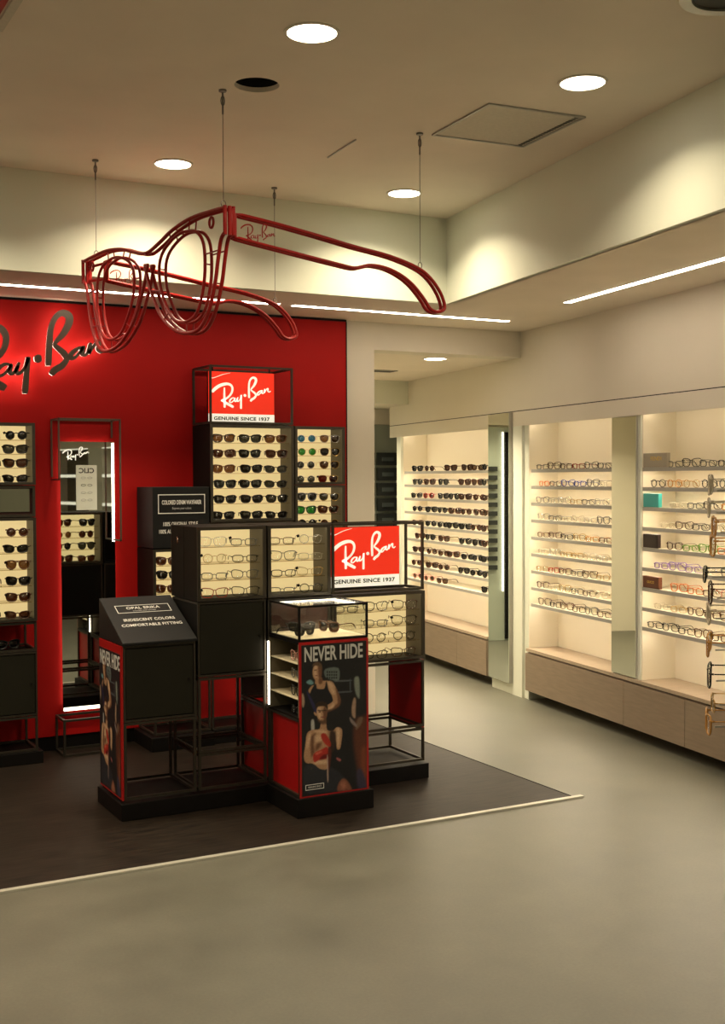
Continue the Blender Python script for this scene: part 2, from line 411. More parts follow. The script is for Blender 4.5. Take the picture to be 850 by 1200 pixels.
# soffit light strips
def strip(name, label, a, b, z=HS, w=.022):
    a = Vector((*a, 0)); b = Vector((*b, 0)); d = (b - a); ang = math.atan2(d.y, d.x)
    t = thing(name, label, 'light strip', (a.x, a.y, z), ang)
    mx = Matrix.Translation((a.x, a.y, 0)) @ Matrix.Rotation(ang, 4, 'Z'); L = d.length
    B(0, L, -w - .004, w + .004, z - .004, z - .0005).build('channel', M['alu'], t, xf=mx)
    B(.004, L - .004, -w, w, z - .006, z - .0042).build('diffuser', M['ledsoft'], t, xf=mx)
strip('light_strip', 'long light strip in the soffit above the red wall, left of the gap', (-1.2, 6.76), (2.72, 6.76))
strip('light_strip', 'short light strip in the soffit above the red wall', (2.80, 6.76), (3.08, 6.76))
strip('light_strip', 'light strip in the soffit ending above the passage', (3.17, 6.765), (4.82, 6.785))
a = W(6.55, -3.655); b = W(1.5, -3.665)
strip('light_strip', 'light strip in the soffit running along the right wall', (a.x, a.y), (b.x, b.y))

# ceiling hatch, slot, vents
t = thing('ceiling_hatch', 'square access hatch flush in the ceiling beside the downlight', 'hatch', (3.2, 4.5, HC), 0)
q = [Vector((2.965, 4.787)), Vector((2.934, 4.273)), Vector((3.427, 4.233)), Vector((3.466, 4.752))]
cen = sum(q, Vector((0, 0))) / 4
inn = [cen + (v - cen) * .955 for v in q]; inn2 = [cen + (v - cen) * .945 for v in q]
MB().slab([[tuple(v) for v in q], [tuple(v) for v in inn]], HC - .008, HC - .0005).build('frame', M['alu'], t)
MB().slab([[tuple(v) for v in inn2]], HC - .004, HC - .0005).build('panel', M['hatch'], t)
mb = MB()
for i in range(22):
    v = inn2[2].lerp(inn2[3], (i + .5) / 22); mb.box(v.x - .03, v.x - .012, v.y - .006, v.y + .006, HC - .0065, HC - .004)
mb.build('vent_slots', M['darkprint'], t)
mb = MB().slab([[(2.718, 5.368), (2.712, 5.368), (2.688, 5.024), (2.694, 5.024)]], HC - .006, HC - .0005)
tag(mb.build('ceiling_slot', M['alu']), 'thin dark slot line in the ceiling left of the hatch', 'slot')
t = thing('ceiling_vent', 'square vent at the top left corner of the ceiling', 'vent', (.7, 4.15, HC), 0)
MB().slab([[(.47, 4.39), (.47, 3.92), (.925, 3.92), (.925, 4.39)], [(.50, 4.36), (.50, 3.95), (.895, 3.95), (.895, 4.36)]], HC - .01, HC - .0005).build('frame', M['hatch'], t)
MB().box(.51, .885, 3.96, 4.35, HC - .006, HC - .0005).build('panel', M['redpanel'], t)
t = thing('ceiling_speaker', 'round grey diffuser at the top right edge of the ceiling', 'diffuser', (2.97, 2.93, HC), 0)
MB().ring((2.97, 2.93, HC - .02), .16, .12, .0195).build('rim', M['alu'], t)
MB().cyl((2.97, 2.93, HC - .012), .118, .0115, 32, .118).build('grille', M['door'], t)
t = thing('ceiling_vent', 'small vent in the low passage ceiling', 'vent', (4.85, 8.65, HP), 0)
B(4.62, 4.98, 8.58, 8.70, HP - .008, HP - .0005).build('frame', M['alu'], t)
B(4.64, 4.96, 8.60, 8.68, HP - .011, HP - .0085).build('grille', M['darkprint'], t)

# ================================================================== RIGHT WALL FITTINGS
BX = Matrix.Identity(4)
def wall_bay(nm, t0, t1, pieces=True):
    place = {'left': 'far left bay', 'middle': 'middle bay', 'right': 'right bay'}.get(nm, 'bay outside the frame')
    c = W((t0 + t1) / 2, NW, 0)
    struct(B(t0, t0 + .008, th, NW - .021, .38, 2.075).build('trim_7', M['niche'], xf=MW)) if nm != 'left' else None
    struct(B(t1 - .008, t1, th, NW - .021, .38, 2.075).build('trim_7', M['niche'], xf=MW))
    # concealed light at the niche head
    struct(B(t0 + .03, t1 - .03, NW - .050, NW - .030, 2.064, 2.073).build('trim_7', M['ledhead'], xf=MW))
    zs = [1.704, 1.583, 1.460, 1.337, 1.211, 1.088, .963, .840, .718]
    for i, z in enumerate(zs):
        p = W(t0, NW, z)
        s = thing('wall_shelf', 'slim grey lit shelf, %s from the top in %s of the right wall' % (ORD[i], place), 'shelf', (p.x, p.y, p.z), WA,
                  None if nm in ('left', 'middle', 'right') else 'shelves outside the frame')
        if nm not in ('left', 'middle', 'right'): s['label'] = 'slim grey lit shelf in a bay outside the frame, nearer the camera'
        e_ = .012 if nm == 'right' else .045
        B(t0 + .010, t1 - e_, th + .001, NW - .022, z - .016, z - .001).build('shelf_board', M['shelftop'], s, xf=MW)
        B(t0 + .010, t1 - e_, NW - .0215, NW - .017, z - .022, z + .001).build('edge_trim', M['shelf'], s, xf=MW)
        B(t0 + .012, t1 - .05, NW - .055, NW - .038, z - .0215, z - .0165).build('led', M['ledshelf'], s, xf=MW)
ORD = ['first', 'second', 'third', 'fourth', 'fifth', 'sixth', 'seventh', 'eighth', 'ninth', 'tenth', 'eleventh', 'twelfth']
def wide_bay(t0, t1):
    struct(B(t0 + .001, t1 - .001, th + .0005, th + .004, .384, 2.07).build('trim_7', M['innerwall'], xf=MW))
    for i, z in enumerate((2.05, 1.70, 1.35, 1.0)):
        p = W(t0, NW, z)
        s = thing('wall_shelf', 'thick lit shelf in a dark-backed bay, seen only in the red wall mirror', 'shelf', (p.x, p.y, p.z), WA, 'shelves seen in the mirror')
        B(t0 + .010, t1 - .010, th + .005, NW - .012, z - .03, z).build('shelf_board', M['shelftop'], s, xf=MW)
        B(t0 + .010, t1 - .010, NW - .0118, NW - .004, z - .034, z + .002).build('edge_light', M['signwhite'], s, xf=MW)
for nm, a, b in bays[:4]: wall_bay(nm, a, b)
for nm, a, b in bays[4:]: wide_bay(a, b)

def drawers(t0, t1, cuts, label):
    p = W(t0, NW, .07); t = thing('drawer_cabinet', label, 'cabinet', (p.x, p.y, p.z), WA)
    f = NW + .012
    B(t0, t1, th + .002, f - .02, .075, .352).build('carcass', M['drawer'], t, xf=MW)
    B(t0, t1, th + .002, f - .006, .362, .384).build('worktop', M['drawertop'], t, xf=MW)
    B(t0 + .001, t1 - .001, th + .002, f - .030, .352, .362).build('shadow_gap', M['darkprint'], t, xf=MW)
    e = [t0] + cuts + [t1]
    for i in range(len(e) - 1):
        B(e[i] + .002, e[i + 1] - .002, f - .0195, f, .073, .350).build('drawer_front', M['drawer'], t, xf=MW)
    return t
drawers(8.575, 10.445, [9.15], 'low taupe drawer cabinet floating under the far left bay')
drawers(2.0, 7.905, [3.2, 4.5, 5.894 - .0, 6.555], 'long low taupe drawer cabinet floating under the middle and right bays')

def wmirror(t0, t1, z0, z1, d0, d1, label):
    p = W(t0, NW, z0); t = thing('wall_mirror', label, 'mirror', (p.x, p.y, p.z), WA)
    B(t0, t1, NW + d0, NW + d1 - .004, z0, z1).build('backing', M['alu'], t, xf=MW)
    B(t0 + .002, t1 - .002, NW + d1 - .0035, NW + d1, z0 + .002, z1 - .002).build('mirror_glass', M['mirror'], t, xf=MW)
wmirror(8.13, 8.488, .085, 2.135, .001, .035, 'tall narrow mirror on the white pier left of the middle bay')
wmirror(6.43, 6.715, .39, 2.028, -.0115, .004, 'tall mirror panel between the middle bay and right bay')
wmirror(4.93, 5.17, .39, 2.028, -.0115, .004, 'tall mirror panel outside the frame beyond the right bay')

# far dark tray cabinet in the passage
t = thing('glass_cabinet', 'tall green-grey glass cabinet with dark trays at the end of the passage', 'cabinet', (5.7, 10.3, 0), 0)
B(4.67, 6.02, 10.30, 10.70, .002, 2.17).build('body', M['greenglass'], t)
B(5.60, 5.66, 10.24, 10.298, .002, 2.0).build('side_panel', M['woodstrip'], t)
for c in range(5):
    for r in range(12):
        z = .12 + r * .15
        tr = B(4.68 + c * .262, 4.68 + c * .262 + .235, 10.27, 10.298, z, z + .125).build('tray', M['crate'], t)
        B(4.73 + c * .262, 4.73 + c * .262 + .13, 10.264, 10.2695, z + .04, z + .08).build('label_plate', M['trayface'], tr)

struct(B(4.05, 6.6, 10.29, 10.42, 2.172, HB + .01).build('wall_far', M['wall_warm_lit']))
t = thing('display_column', 'narrow display column with vertical light at the passage end, seen in the pier mirror', 'display stand', (4.38, 10.3, 0), 0)
B(4.18, 4.665, 10.30, 10.36, .002, 2.15).build('backing', M['greenglass'], t)
B(4.407, 4.414, 10.28, 10.299, .5, 2.1).build('led', M['ledmirror'], t)
B(4.350, 4.390, 10.28, 10.299, .02, 2.1).build('side_panel', M['black'], t)
for i in range(12): B(4.47, 4.62 - .02 * (i % 3), 10.27, 10.299, .72 + i * .09, .765 + i * .09).build('tray', M['crate'], t)

# ================================================================== EYEWEAR
FR = {}
def fmat(n, c, r=.25, metal=0):
    if n not in FR: FR[n] = mat('frame_' + n, c, r, metal)
    return FR[n]
fmat('black', (.012, .011, .010)); fmat('tortoise', (.10, .035, .012)); fmat('brown', (.07, .028, .014)); fmat('red', (.32, .02, .015))
fmat('gold', (.45, .28, .08), .3, .8); fmat('silver', (.45, .43, .38), .3, .8); fmat('blue', (.03, .05, .30)); fmat('green', (.12, .28, .02))
fmat('violet', (.28, .18, .48)); fmat('clear', (.62, .55, .42), .2); fmat('orange', (.62, .16, .03)); fmat('pink', (.62, .30, .24)); fmat('amber', (.55, .25, .05)); fmat('grey', (.12, .12, .11))
LN = {}
def lmat(n, c, refl=.2):
    if n not in LN: LN[n] = glassy('lens_' + n, c, .04, refl) if n != 'clear' else glassy('lens_clear', (.97, .97, .95), .02, .06)
    return LN[n]
lmat('dark', (.08, .075, .065)); lmat('brown', (.20, .11, .065)); lmat('green', (.10, .42, .12)); lmat('blue', (.10, .32, .52)); lmat('grey', (.17, .17, .155)); lmat('clear', (1, 1, 1)); lmat('gradient', (.36, .25, .15)); lmat('ruby', (.25, .06, .04))
def outline(shape, sx, sz, n=18):
    out = []
    for i in range(n):
        a = 2 * PI * i / n; c, s = math.cos(a), math.sin(a)
        e = {'round': 1.0, 'rect': .55, 'wayfarer': .62, 'aviator': .8, 'cat': .7}[shape]
        x = math.copysign(abs(c) ** e, c); z = math.copysign(abs(s) ** e, s)
        if shape == 'wayfarer': x *= 1 + .15 * z; z += .12 * x * (z > 0)
        if shape == 'aviator': x *= 1 + .12 * z; z = z - .18 * (-x) * (z < 0) * 0 - .1 * (1 - abs(x))
        if shape == 'cat': z += .20 * x * (z > -.2); x *= 1 + .08 * z
        out.append((x * sx, z * sz))
    return out
SH = {'wayfarer': (.0298, .0235, .0135), 'round': (.0235, .0225, .021), 'rect': (.0265, .0165, .018), 'aviator': (.0275, .0245, .016), 'cat': (.0285, .0210, .018)}
GC = {}
def glasses_meshes(shape, thick):
    k = (shape, thick)
    if k in GC: return GC[k]
    sx, sz, br = SH[shape]; cx = sx + br / 2; zc = sz + thick
    fr = MB(); 
    for s in (-1, 1):
        ol = outline(shape, sx, sz)
        fr.tube([(s * (cx + x), .004 * ((cx + x) / .05) ** 2, zc + z) for x, z in ol], thick, 6, True, 1.0)
    fr.tube([(-br / 2 - .001, 0, zc + sz * .45), (0, -.001, zc + sz * .62), (br / 2 + .001, 0, zc + sz * .45)], thick * .95, 5)
    if shape == 'aviator': fr.tube([(-br / 2 - .004, 0, zc + sz * .82), (br / 2 + .004, 0, zc + sz * .82)], thick * .8, 5)
    ex = cx + sx
    for s in (-1, 1): fr.tube([(s * (ex - .001), .004, zc + sz * .62), (s * (ex + .0065), .0065, zc + sz * .60), (s * (ex + .0065), .014, zc + sz * .6)], thick * 1.15, 5)
    def local(mb, name, smooth=True):
        me = bpy.data.meshes.new(name); me.from_pydata([tuple(v) for v in mb.v], [], mb.f)
        bm = bmesh.new(); bm.from_mesh(me); bmesh.ops.recalc_face_normals(bm, faces=bm.faces); bm.to_mesh(me); bm.free()
        if smooth: me.polygons.foreach_set('use_smooth', [True] * len(me.polygons))
        me.materials.append(None); return me
    L = []
    for s in (-1, 1):
        ol = outline(shape, sx * .98, sz * .98); n = len(ol)
        vs = [(s * (cx + x), .004 * ((cx + x) / .05) ** 2 - .0006, zc + z) for x, z in ol] + [(s * cx, .0016, zc)]
        vs += [(a, b + .0016, c) for a, b, c in vs[:n]] + [(s * cx, .0036, zc)]
        fs = [(i, (i + 1) % n, n) for i in range(n)] + [((i + 1) % n + n + 1, i + n + 1, 2 * n + 1) for i in range(n)] + [(i, i + n + 1, (i + 1) % n + n + 1, (i + 1) % n) for i in range(n)]
        mb = MB(); mb.add(vs, fs); L.append(local(mb, 'lens'))
    T = []
    for s in (-1, 1):
        zz = zc + sz * .6; x = s * (ex + .0065); tr = thick * .9
        mb = MB(); mb.tube([(x, .0145, zz), (x, .06, zz + .001), (x * .98, .098, zz - .001), (x * .95, .118, zz - .010), (x * .93, .134, max(tr + .001, zz - .030))], [tr * .85, tr * .8, tr * .9, tr * 1.1, tr * 1.1], 5)
        T.append(local(mb, 'temple'))
    GC[k] = (local(fr, 'rim'), L, T); return GC[k]
RIMC = {}
def colored(me, mt):
    k = (me.name, mt.name)
    if k not in RIMC:
        c = me.copy(); c.materials.clear(); c.materials.append(mt); RIMC[k] = c
    return RIMC[k]
FWORD = {'black': 'black', 'tortoise': 'tortoiseshell', 'brown': 'brown', 'red': 'red', 'gold': 'gold wire', 'silver': 'silver wire', 'blue': 'blue', 'green': 'green',
         'violet': 'violet', 'clear': 'pale clear', 'orange': 'orange', 'pink': 'pink', 'amber': 'amber', 'grey': 'grey'}
def glasses(shape, frame, lens, loc, rz, label, group, tilt=0., clip=False):
    thick = .0014 if frame in ('gold', 'silver') else (.0034 if lens != 'clear' else .0022)
    rim, L, T = glasses_meshes(shape, thick)
    t = bpy.data.objects.new('sunglasses' if lens != 'clear' else 'eyeglasses', None); COL.objects.link(t)
    t.empty_display_size = .03
    t.location = loc; t.rotation_euler = (tilt, 0, rz)
    t['label'] = label; t['category'] = 'glasses'; t['group'] = group
    fm = FR[frame]; lm = LN[lens]
    for nme, me, mm in [('rim', rim, fm), ('lens', L[0], lm), ('lens', L[1], lm), ('temple', T[0], fm), ('temple', T[1], fm)]:
        o = bpy.data.objects.new(nme, colored(me, mm)); COL.objects.link(o); o.parent = t
    if clip:
        if 'tag' not in GC:
            me = bpy.data.meshes.new('security_tag'); mb = MB().tube([(-.064, .004, .034), (-.068, .004, .046)], .0075, 8)
            me.from_pydata([tuple(v) for v in mb.v], [], mb.f); me.materials.append(M['black']); GC['tag'] = me
        o = bpy.data.objects.new('security_tag', GC['tag']); COL.objects.link(o); o.parent = t
    return t

SUN = [('wayfarer', 'black', 'dark'), ('wayfarer', 'tortoise', 'brown'), ('cat', 'black', 'dark'), ('round', 'tortoise', 'brown'), ('cat', 'brown', 'gradient'), ('aviator', 'black', 'grey'), ('wayfarer', 'brown', 'brown'), ('round', 'black', 'dark')]
LZ = [1.704, 1.583, 1.460, 1.337, 1.211, 1.088, .963, .840, .718]
rows_left = [[10.18, 9.89, 9.42, 9.08, 8.87, 8.68], [10.18, 9.89, 9.58, 9.13, 8.88, 8.69], [10.2, 9.91, 9.58, 9.35, 9.12, 8.84, 8.67], [10.18, 9.85, 9.6, 9.33, 9.1, 8.84, 8.67],
             [10.18, 9.86, 9.59, 9.38, 9.12, 8.9, 8.69], [10.12, 9.88, 9.57, 9.12, 8.86, 8.68], [10.16, 9.84, 9.57, 9.37, 9.07, 8.87, 8.69], [10.2, 9.84, 9.57, 9.15, 8.9, 8.68], [10.18, 9.9, 9.61, 8.68]]
for r, row in enumerate(rows_left):
    for k, tt in enumerate(row):
        s = SUN[(r * 5 + k * 3 + (r * k) % 4) % len(SUN)]
        if r == 8: s = [('round', 'pink', 'gradient'), ('round', 'pink', 'gradient'), ('cat', 'brown', 'gradient'), ('wayfarer', 'black', 'dark')][k]
        if r == 2 and k == 1: s = ('round', 'red', 'ruby')
        p = W(tt, NW - .052, LZ[r])
        glasses(*s, (p.x, p.y, p.z), WA + PI + math.radians(random.uniform(18, 34)),
                '%s sunglasses, %s from left, %s shelf down, far left bay of right wall' % (FWORD[s[1]], ORD[k], ORD[r]), 'sunglasses in the far left bay')
EYE = {0: ['grey', 'brown', 'brown', 'red', 'grey', 'black'], 1: ['clear', 'orange', 'grey', 'blue', 'blue', 'grey'], 2: ['silver', 'gold', 'grey', 'silver'], 3: ['grey', 'silver', 'clear', 'silver'],
       4: ['tortoise', 'black', 'gold', 'amber', 'tortoise'], 5: ['gold', 'clear', 'silver', 'gold'], 6: ['brown', 'gold', 'red', 'brown', 'grey'], 7: ['clear', 'gold', 'grey', 'brown'], 8: ['tortoise', 'brown', 'grey', 'brown', 'black']}
ESH = ['rect', 'wayfarer', 'rect', 'rect', 'cat']
for r in range(9):
    tt = 7.76 - random.uniform(0, .04); k = 0
    while tt > 6.78 and k < 7:
        f = EYE[r][(k + r) % len(EYE[r])]; sh = ESH[(r * 2 + k) % 5] if r < 8 else ['wayfarer', 'rect'][k % 2]
        p = W(tt, NW - .050, LZ[r])
        glasses(sh, f, 'clear', (p.x, p.y, p.z), WA + PI + math.radians(random.uniform(6, 18)),
                '%s eyeglasses, %s from left, %s shelf down, middle bay of right wall' % (FWORD[f], ORD[k], ORD[r]), 'eyeglasses in the middle bay')
        tt -= random.uniform(.158, .178); k += 1
EYE2 = {0: ['grey', 'black', 'grey', 'black', 'red', 'brown'], 1: ['black', 'amber', 'gold', 'black', 'grey'], 2: ['clear', 'grey', 'black', 'amber', 'amber'], 3: ['clear', 'brown', 'black', 'clear', 'silver'],
        4: ['brown', 'green', 'green', 'orange', 'red'], 5: ['violet', 'violet', 'violet', 'clear', 'grey'], 6: ['orange', 'orange', 'brown', 'pink', 'orange'], 7: ['clear', 'gold', 'brown', 'brown', 'tortoise'], 8: ['black', 'black', 'black', 'tortoise', 'tortoise']}
starts = [6.10, 6.27, 6.06, 6.16, 6.10, 6.24, 6.05, 6.22, 6.30]
for r in range(9):
    tt = starts[r]; k = 0
    while tt > 5.32:
        f = EYE2[r][k % 5]; sh = 'round' if r == 1 else ESH[(r + k) % 5]
        p = W(tt, NW - .050, LZ[r])
        glasses(sh, f, 'clear', (p.x, p.y, p.z), WA + PI + math.radians(random.uniform(6, 18)),
                '%s eyeglasses, %s from left, %s shelf down, right bay of right wall' % (FWORD[f], ORD[k], ORD[r]), 'eyeglasses in the right bay')
        tt -= random.uniform(.158, .172); k += 1
# small boxes / plaques on the shelves of the right bay
def plaque(nm, label, cat, t0, t1, z, h, mt, txt=None, tm=None, dark=False):
    p = W((t0 + t1) / 2, NW - .06, z); t = thing(nm, label, cat, (p.x, p.y, p.z), WA)
    B(t0, t1, NW - .050, NW - .024, z + .0015, z + h).build('box_body', mt, t, xf=MW, bevel=.002)
    B(t0 + .006, t1 - .006, NW - .0238, NW - .0222, z + .008, z + h - .006).build('face', mt, t, xf=MW)
    if txt:
        r = W(-1, 0) ; c = W((t0 + t1) / 2, NW - .0218, z + h * .52)
        text_mesh('lettering', txt, h * .30, tm, t, face_m(c, r, (0, 0, 1)), 1.1)
    return t
plaque('brand_plaque', 'grey glass plaque with yellow letters on top shelf of the right bay', 'plaque', 6.14, 6.391, 1.704, .088, mat('grey_plaque', (.36, .32, .25), .3), None)
plaque('display_box', 'turquoise display box on the third shelf down in the right bay', 'box', 6.225, 6.391, 1.460, .085, M['turq'])
plaque('display_box', 'black display box on the fifth shelf down in the right bay', 'box', 6.235, 6.391, 1.211, .085, mat('black_box', (.02, .009, .009), .35), None)
plaque('display_box', 'dark brown display box on the seventh shelf down in the right bay', 'box', 6.220, 6.391, .963, .074, M['brown'], 'GUCCI', M['gold'])
p = [o for o in COL.objects if o.name.startswith('brand_plaque')][0]
c = W(6.25, NW - .0218, 1.757); text_mesh('lettering', 'FENDI', .034, M['gold'], p, face_m(c, W(-1, 0), (0, 0, 1)), 1.3)

# ================================================================== DISPLAY MODULES
TUB = .0065
def opening_tubes(t, x0, x1, y0, y1, z0, z1, mt, w=.013):
    for (a, b) in ((x0, y0), (x1 - w, y0), (x0, y1 - w), (x1 - w, y1 - w)):
        B(a, a + w, b, b + w, z0, z1).build('post', mt, t)
    for z in (z0, z1 - w):
        for (a, b) in ((y0, y0 + w), (y1 - w, y1)):
            B(x0 + w, x1 - w, a, b, z, z + w).build('rail', mt, t)
        for (a, b) in ((x0, x0 + w), (x1 - w, x1)):
            B(a, b, y0 + w, y1 - w, z, z + w).build('rail', mt, t)
def ctr(x0, x1, y0, y1, z0): return ((x0 + x1) / 2, (y0 + y1) / 2, z0)
def open_frame(label, x0, x1, y0, y1, z0, z1, panel=None, grp=None):
    t = thing('open_frame_module', label, 'display frame', ctr(x0, x1, y0, y1, z0), 0, grp)
    opening_tubes(t, x0, x1, y0, y1, z0, z1, M['gun'])
    if panel == 'left': lab(B(x0 + .014, x0 + .020, y0 + .014, y1 - .014, z0 + .004, z1 - .004).build('side_panel', M['redpanel'], t), 'red side panel')
    if panel == 'right': lab(B(x1 - .011, x1 - .001, y0 + .002, y1 - .002, z0 - .01, z1 + .002).build('side_panel', M['redpanel'], t), 'red side panel')
    if panel == 'back': B(x0 + .014, x1 - .014, y1 - .012, y1 - .006, z0 + .014, z1 - .014).build('back_panel', M['maroon'], t)
    return t
def cabinet(label, x0, x1, y0, y1, z0, z1, mt=None, knob=True):
    t = thing('cabinet_module', label, 'cabinet', ctr(x0, x1, y0, y1, z0))
    opening_tubes(t, x0, x1, y0, y1, z0, z1, M['gun'], .010)
    B(x0 + .003, x1 - .003, y0 + .016, y1 - .003, z0 + .003, z1 - .003).build('body', M['black'], t)
    d = B(x0 + .013, x1 - .013, y0 + .004, y0 + .0155, z0 + .014, z1 - .014).build('door', mt or M['door'], t, bevel=.002)
    if knob:
        MB().tube([(x1 - .036, y0 + .0035, (z0 + z1) / 2), (x1 - .036, y0 - .006, (z0 + z1) / 2)], .005, 10).build('knob', M['blackm'], d)
    return t
def display(label, x0, x1, y0, y1, z0, z1, ns, where, sets, front='y-', nper=3, depth=.175, xo=0., yaw=-12, lens_groups=None):
    """glazed shelving box; front faces -y ('y-'), +y ('y+')"""
    t = thing('display_box', label, 'display case', ctr(x0, x1, y0, y1, z0))
    w = .016
    fl = front == 'y+'
    def Y(v): return (y0 + y1 - v) if fl else v
    def bb(a, b, c, d, e, f, name, mt):
        c2, d2 = sorted((Y(c), Y(d))); return B(a, b, c2, d2, e, f).build(name, mt, t)
    ye = y0 + depth
    bb(x0, x0 + .010, y0 + .0005, y1, z0, z1, 'side_panel', M['black'])
    bb(x1 - .010, x1, y0 + .0005, y1, z0, z1, 'side_panel', M['black'])
    bb(x0 + .0101, x1 - .0101, y0 + .0005, y1, z1 - .010, z1, 'top_panel', M['black'])
    bb(x0 + .0101, x1 - .0101, y0 + .0005, y1, z0, z0 + .010, 'bottom_panel', M['black'])
    bb(x0 + .0101, x1 - .0101, ye + .003, ye + .012, z0 + .0105, z1 - .0105, 'divider', M['black'])
    bb(x0 + .012, x1 - .012, ye, ye + .0025, z0 + .012, z1 - .012, 'back_panel', M['cream'])
    for a, b in ((x0 + .0102, x0 + .0115), (x1 - .0115, x1 - .0102)): bb(a, b, y0 + .014, ye - .001, z0 + .012, z1 - .012, 'lining', M['innerwall'])
    mb = MB()
    for (a, b, e, f) in ((x0 - .002, x1 + .002, z1 - w, z1), (x0 - .002, x1 + .002, z0, z0 + w), (x0 - .002, x0 + w, z0 + w, z1 - w), (x1 - w, x1 + .002, z0 + w, z1 - w)):
        c, d = sorted((Y(y0 - .006), Y(y0))); mb.box(a, b, c, d, e, f)
    mb.build('front_frame', M['gun'], t)
    mb = MB()
    for a in (() if fl else (x0 + .0125,)):
        c, d = sorted((Y(y0 + .004), Y(y0 + .010))); mb.box(a, a + .002, c, d, z0 + .02, z1 - .02)
    c, d = sorted((Y(y0 + .004), Y(y0 + .010))); mb.box(x0 + .02, x1 - .02, c, d, z1 - .0145, z1 - .0125)
    mb.build('led', M['led'], t)  # hidden strips added to light the inside of the case
    pitch = (z1 - z0 - .034) / ns
    for i in range(ns):
        z = z0 + .017 + pitch * i
        if i > 0: bb(x0 + .014, x1 - .022, y0 + .014, ye - .003, z - .003, z, 'shelf', M['gshelf'])
        zz = z + .0008 if i > 0 else z0 + .011
        row = ns - 1 - i
        iw = x1 - x0 - .03; n = nper
        for k in range(n):
            st = sets[(row * n + k) % len(sets)]
            if st is None: continue
            x = x0 + .015 + iw * (k + .5) / n + xo + random.uniform(-.008, .008)
            if x - .073 < x0 + .014: x = x0 + .088
            if x + .073 > x1 - .014: x = x1 - .088
            yy = y0 + .035
            kind = 'sunglasses' if st[2] != 'clear' else 'eyeglasses'
            lensw = {'green': ' green-lensed', 'blue': ' blue-lensed', 'brown': ' brown-lensed', 'ruby': ' ruby-lensed', 'grey': ' grey-lensed', 'gradient': ' amber-lensed'}.get(st[2], '')
            glasses(st[0], st[1], st[2], (x, Y(yy), zz), (PI if fl else 0) + math.radians(random.uniform(-24, -12)),
                    '%s%s %s, %s, %s row down, %s' % (FWORD[st[1]], lensw, kind, (ORD[k] if not fl else ORD[n - 1 - k]), ORD[row], where), 'eyewear in display cases', clip=random.random() < .5)
    return t
def sign_panel(label, xc, y, z0, w=.44, h=.33):
    """backlit script sign facing -y"""
    t = thing('lightbox_sign', label, 'sign', (xc, y, z0))
    x0 = xc - w / 2; hw = h * .185
    B(x0 - .002, x0 + w + .002, y + .0, y + .018, z0 - .002, z0 + h + .002).build('housing', M['blackm'], t)
    lab(B(x0, x0 + w, y - .002, y - .0002, z0 + hw, z0 + h).build('red_face', M['signred'], t), 'glowing red upper face')
    lab(B(x0, x0 + w, y - .002, y - .0002, z0, z0 + hw - .0002).build('white_face', M['signwhite'], t), 'white lower band')
    s = w / 775.; sz = h / 610.
    xf = lambda a, b, d: (x0 + (a - 35) * s, y - .0022 - d, z0 + h - (b - 45 + (a - 400) * -.02) * sz)
    mb = MB(); logo(mb, xf, .0008); logo(mb, xf, .0008, 1, [LOGO_SWIRL])
    mb.build('script_lettering', M['signwhite'], t)
    text_mesh('lettering', 'GENUINE SINCE 1937', .030, M['darkprint'], t, face_m((xc, y - .0026, z0 + hw * .5), (1, 0, 0), (0, 0, 1)), 1.28, .0003, space=1.05, bold=.0010)
    for a in (x0 + .03, x0 + w - .03):
        B(a - .004, a + .004, y + .002, y + .010, z0 + h + .002, z0 + h + .028).build('hanger_clip', M['blackm'], t)
    return t
def plinth(label, x0, x1, y0, y1, h=.093):
    o = B(x0, x1, y0, y1, .0065, h).build('display_plinth', M['blackm'], bevel=.003); tag(o, label, 'plinth'); return o

# ---- front island: row y 5.555 - 5.93
YF, YB = 5.555, 5.928
plinth('long black plinth under the row of front display modules', 1.680, 3.405, 5.540, 5.95, .088)
plinth('black plinth under the boxer poster display', 2.435, 2.855, 5.170, 5.5385, .100)
# column 1
open_frame('open metal frame under the slanted sign cabinet, front left', 1.700, 2.066, YF, YB, .102, .475)
cabinet('dark metal door cabinet directly below the slanted black sign', 1.700, 2.066, YF, YB, .478, .846)
t = thing('slanted_sign', 'black slanted sign box with white lettering on the front left cabinet', 'sign', (1.883, 5.74, .848))
x0, x1, y0, y1 = 1.694, 2.072, YF - .012, YB + .01
zf, zb = .862, 1.045
MB().add([(x0, y0, .848), (x1, y0, .848), (x1, y1, .848), (x0, y1, .848), (x0, y0, zf), (x1, y0, zf), (x1, y1, zb), (x0, y1, zb)],
         [(0, 3, 2, 1), (0, 1, 5, 4), (1, 2, 6, 5), (2, 3, 7, 6), (3, 0, 4, 7), (4, 5, 6, 7)]).build('box_body', M['signblack'], t, bevel=.003)
up = Vector((0, y1 - y0, zb - zf)).normalized(); L_ = (Vector((0, y1 - y0, zb - zf))).length; nrm = Vector((1, 0, 0)).cross(up)
def slp(u, v, d=.0012): return Vector((x0 + u, y0, zf)) + up * v + nrm * d
mb = MB(); fw = .003
for (a, b, c, d) in ((.055, .335, .275, .275 + fw), (.055, .335, .345, .345 + fw), (.055, .055 + fw, .275, .348), (.335 - fw, .335, .275, .348)):
    mb.add([slp(a, c), slp(b, c), slp(b, d), slp(a, d), slp(a, c, .0002), slp(b, c, .0002), slp(b, d, .0002), slp(a, d, .0002)],
           [(0, 1, 2, 3), (7, 6, 5, 4), (0, 4, 5, 1), (1, 5, 6, 2), (2, 6, 7, 3), (3, 7, 4, 0)])
mb.build('label_border', M['white'], t)
text_mesh('lettering', 'OPAL ERIKA', .032, M['white'], t, face_m(slp(.195, .319), (1, 0, 0), up), 1.0, .0003, bold=.0003)
text_mesh('lettering', 'COLORS AND SHAPES', .012, M['grey'], t, face_m(slp(.195, .292), (1, 0, 0), up), 1.0, .0003)
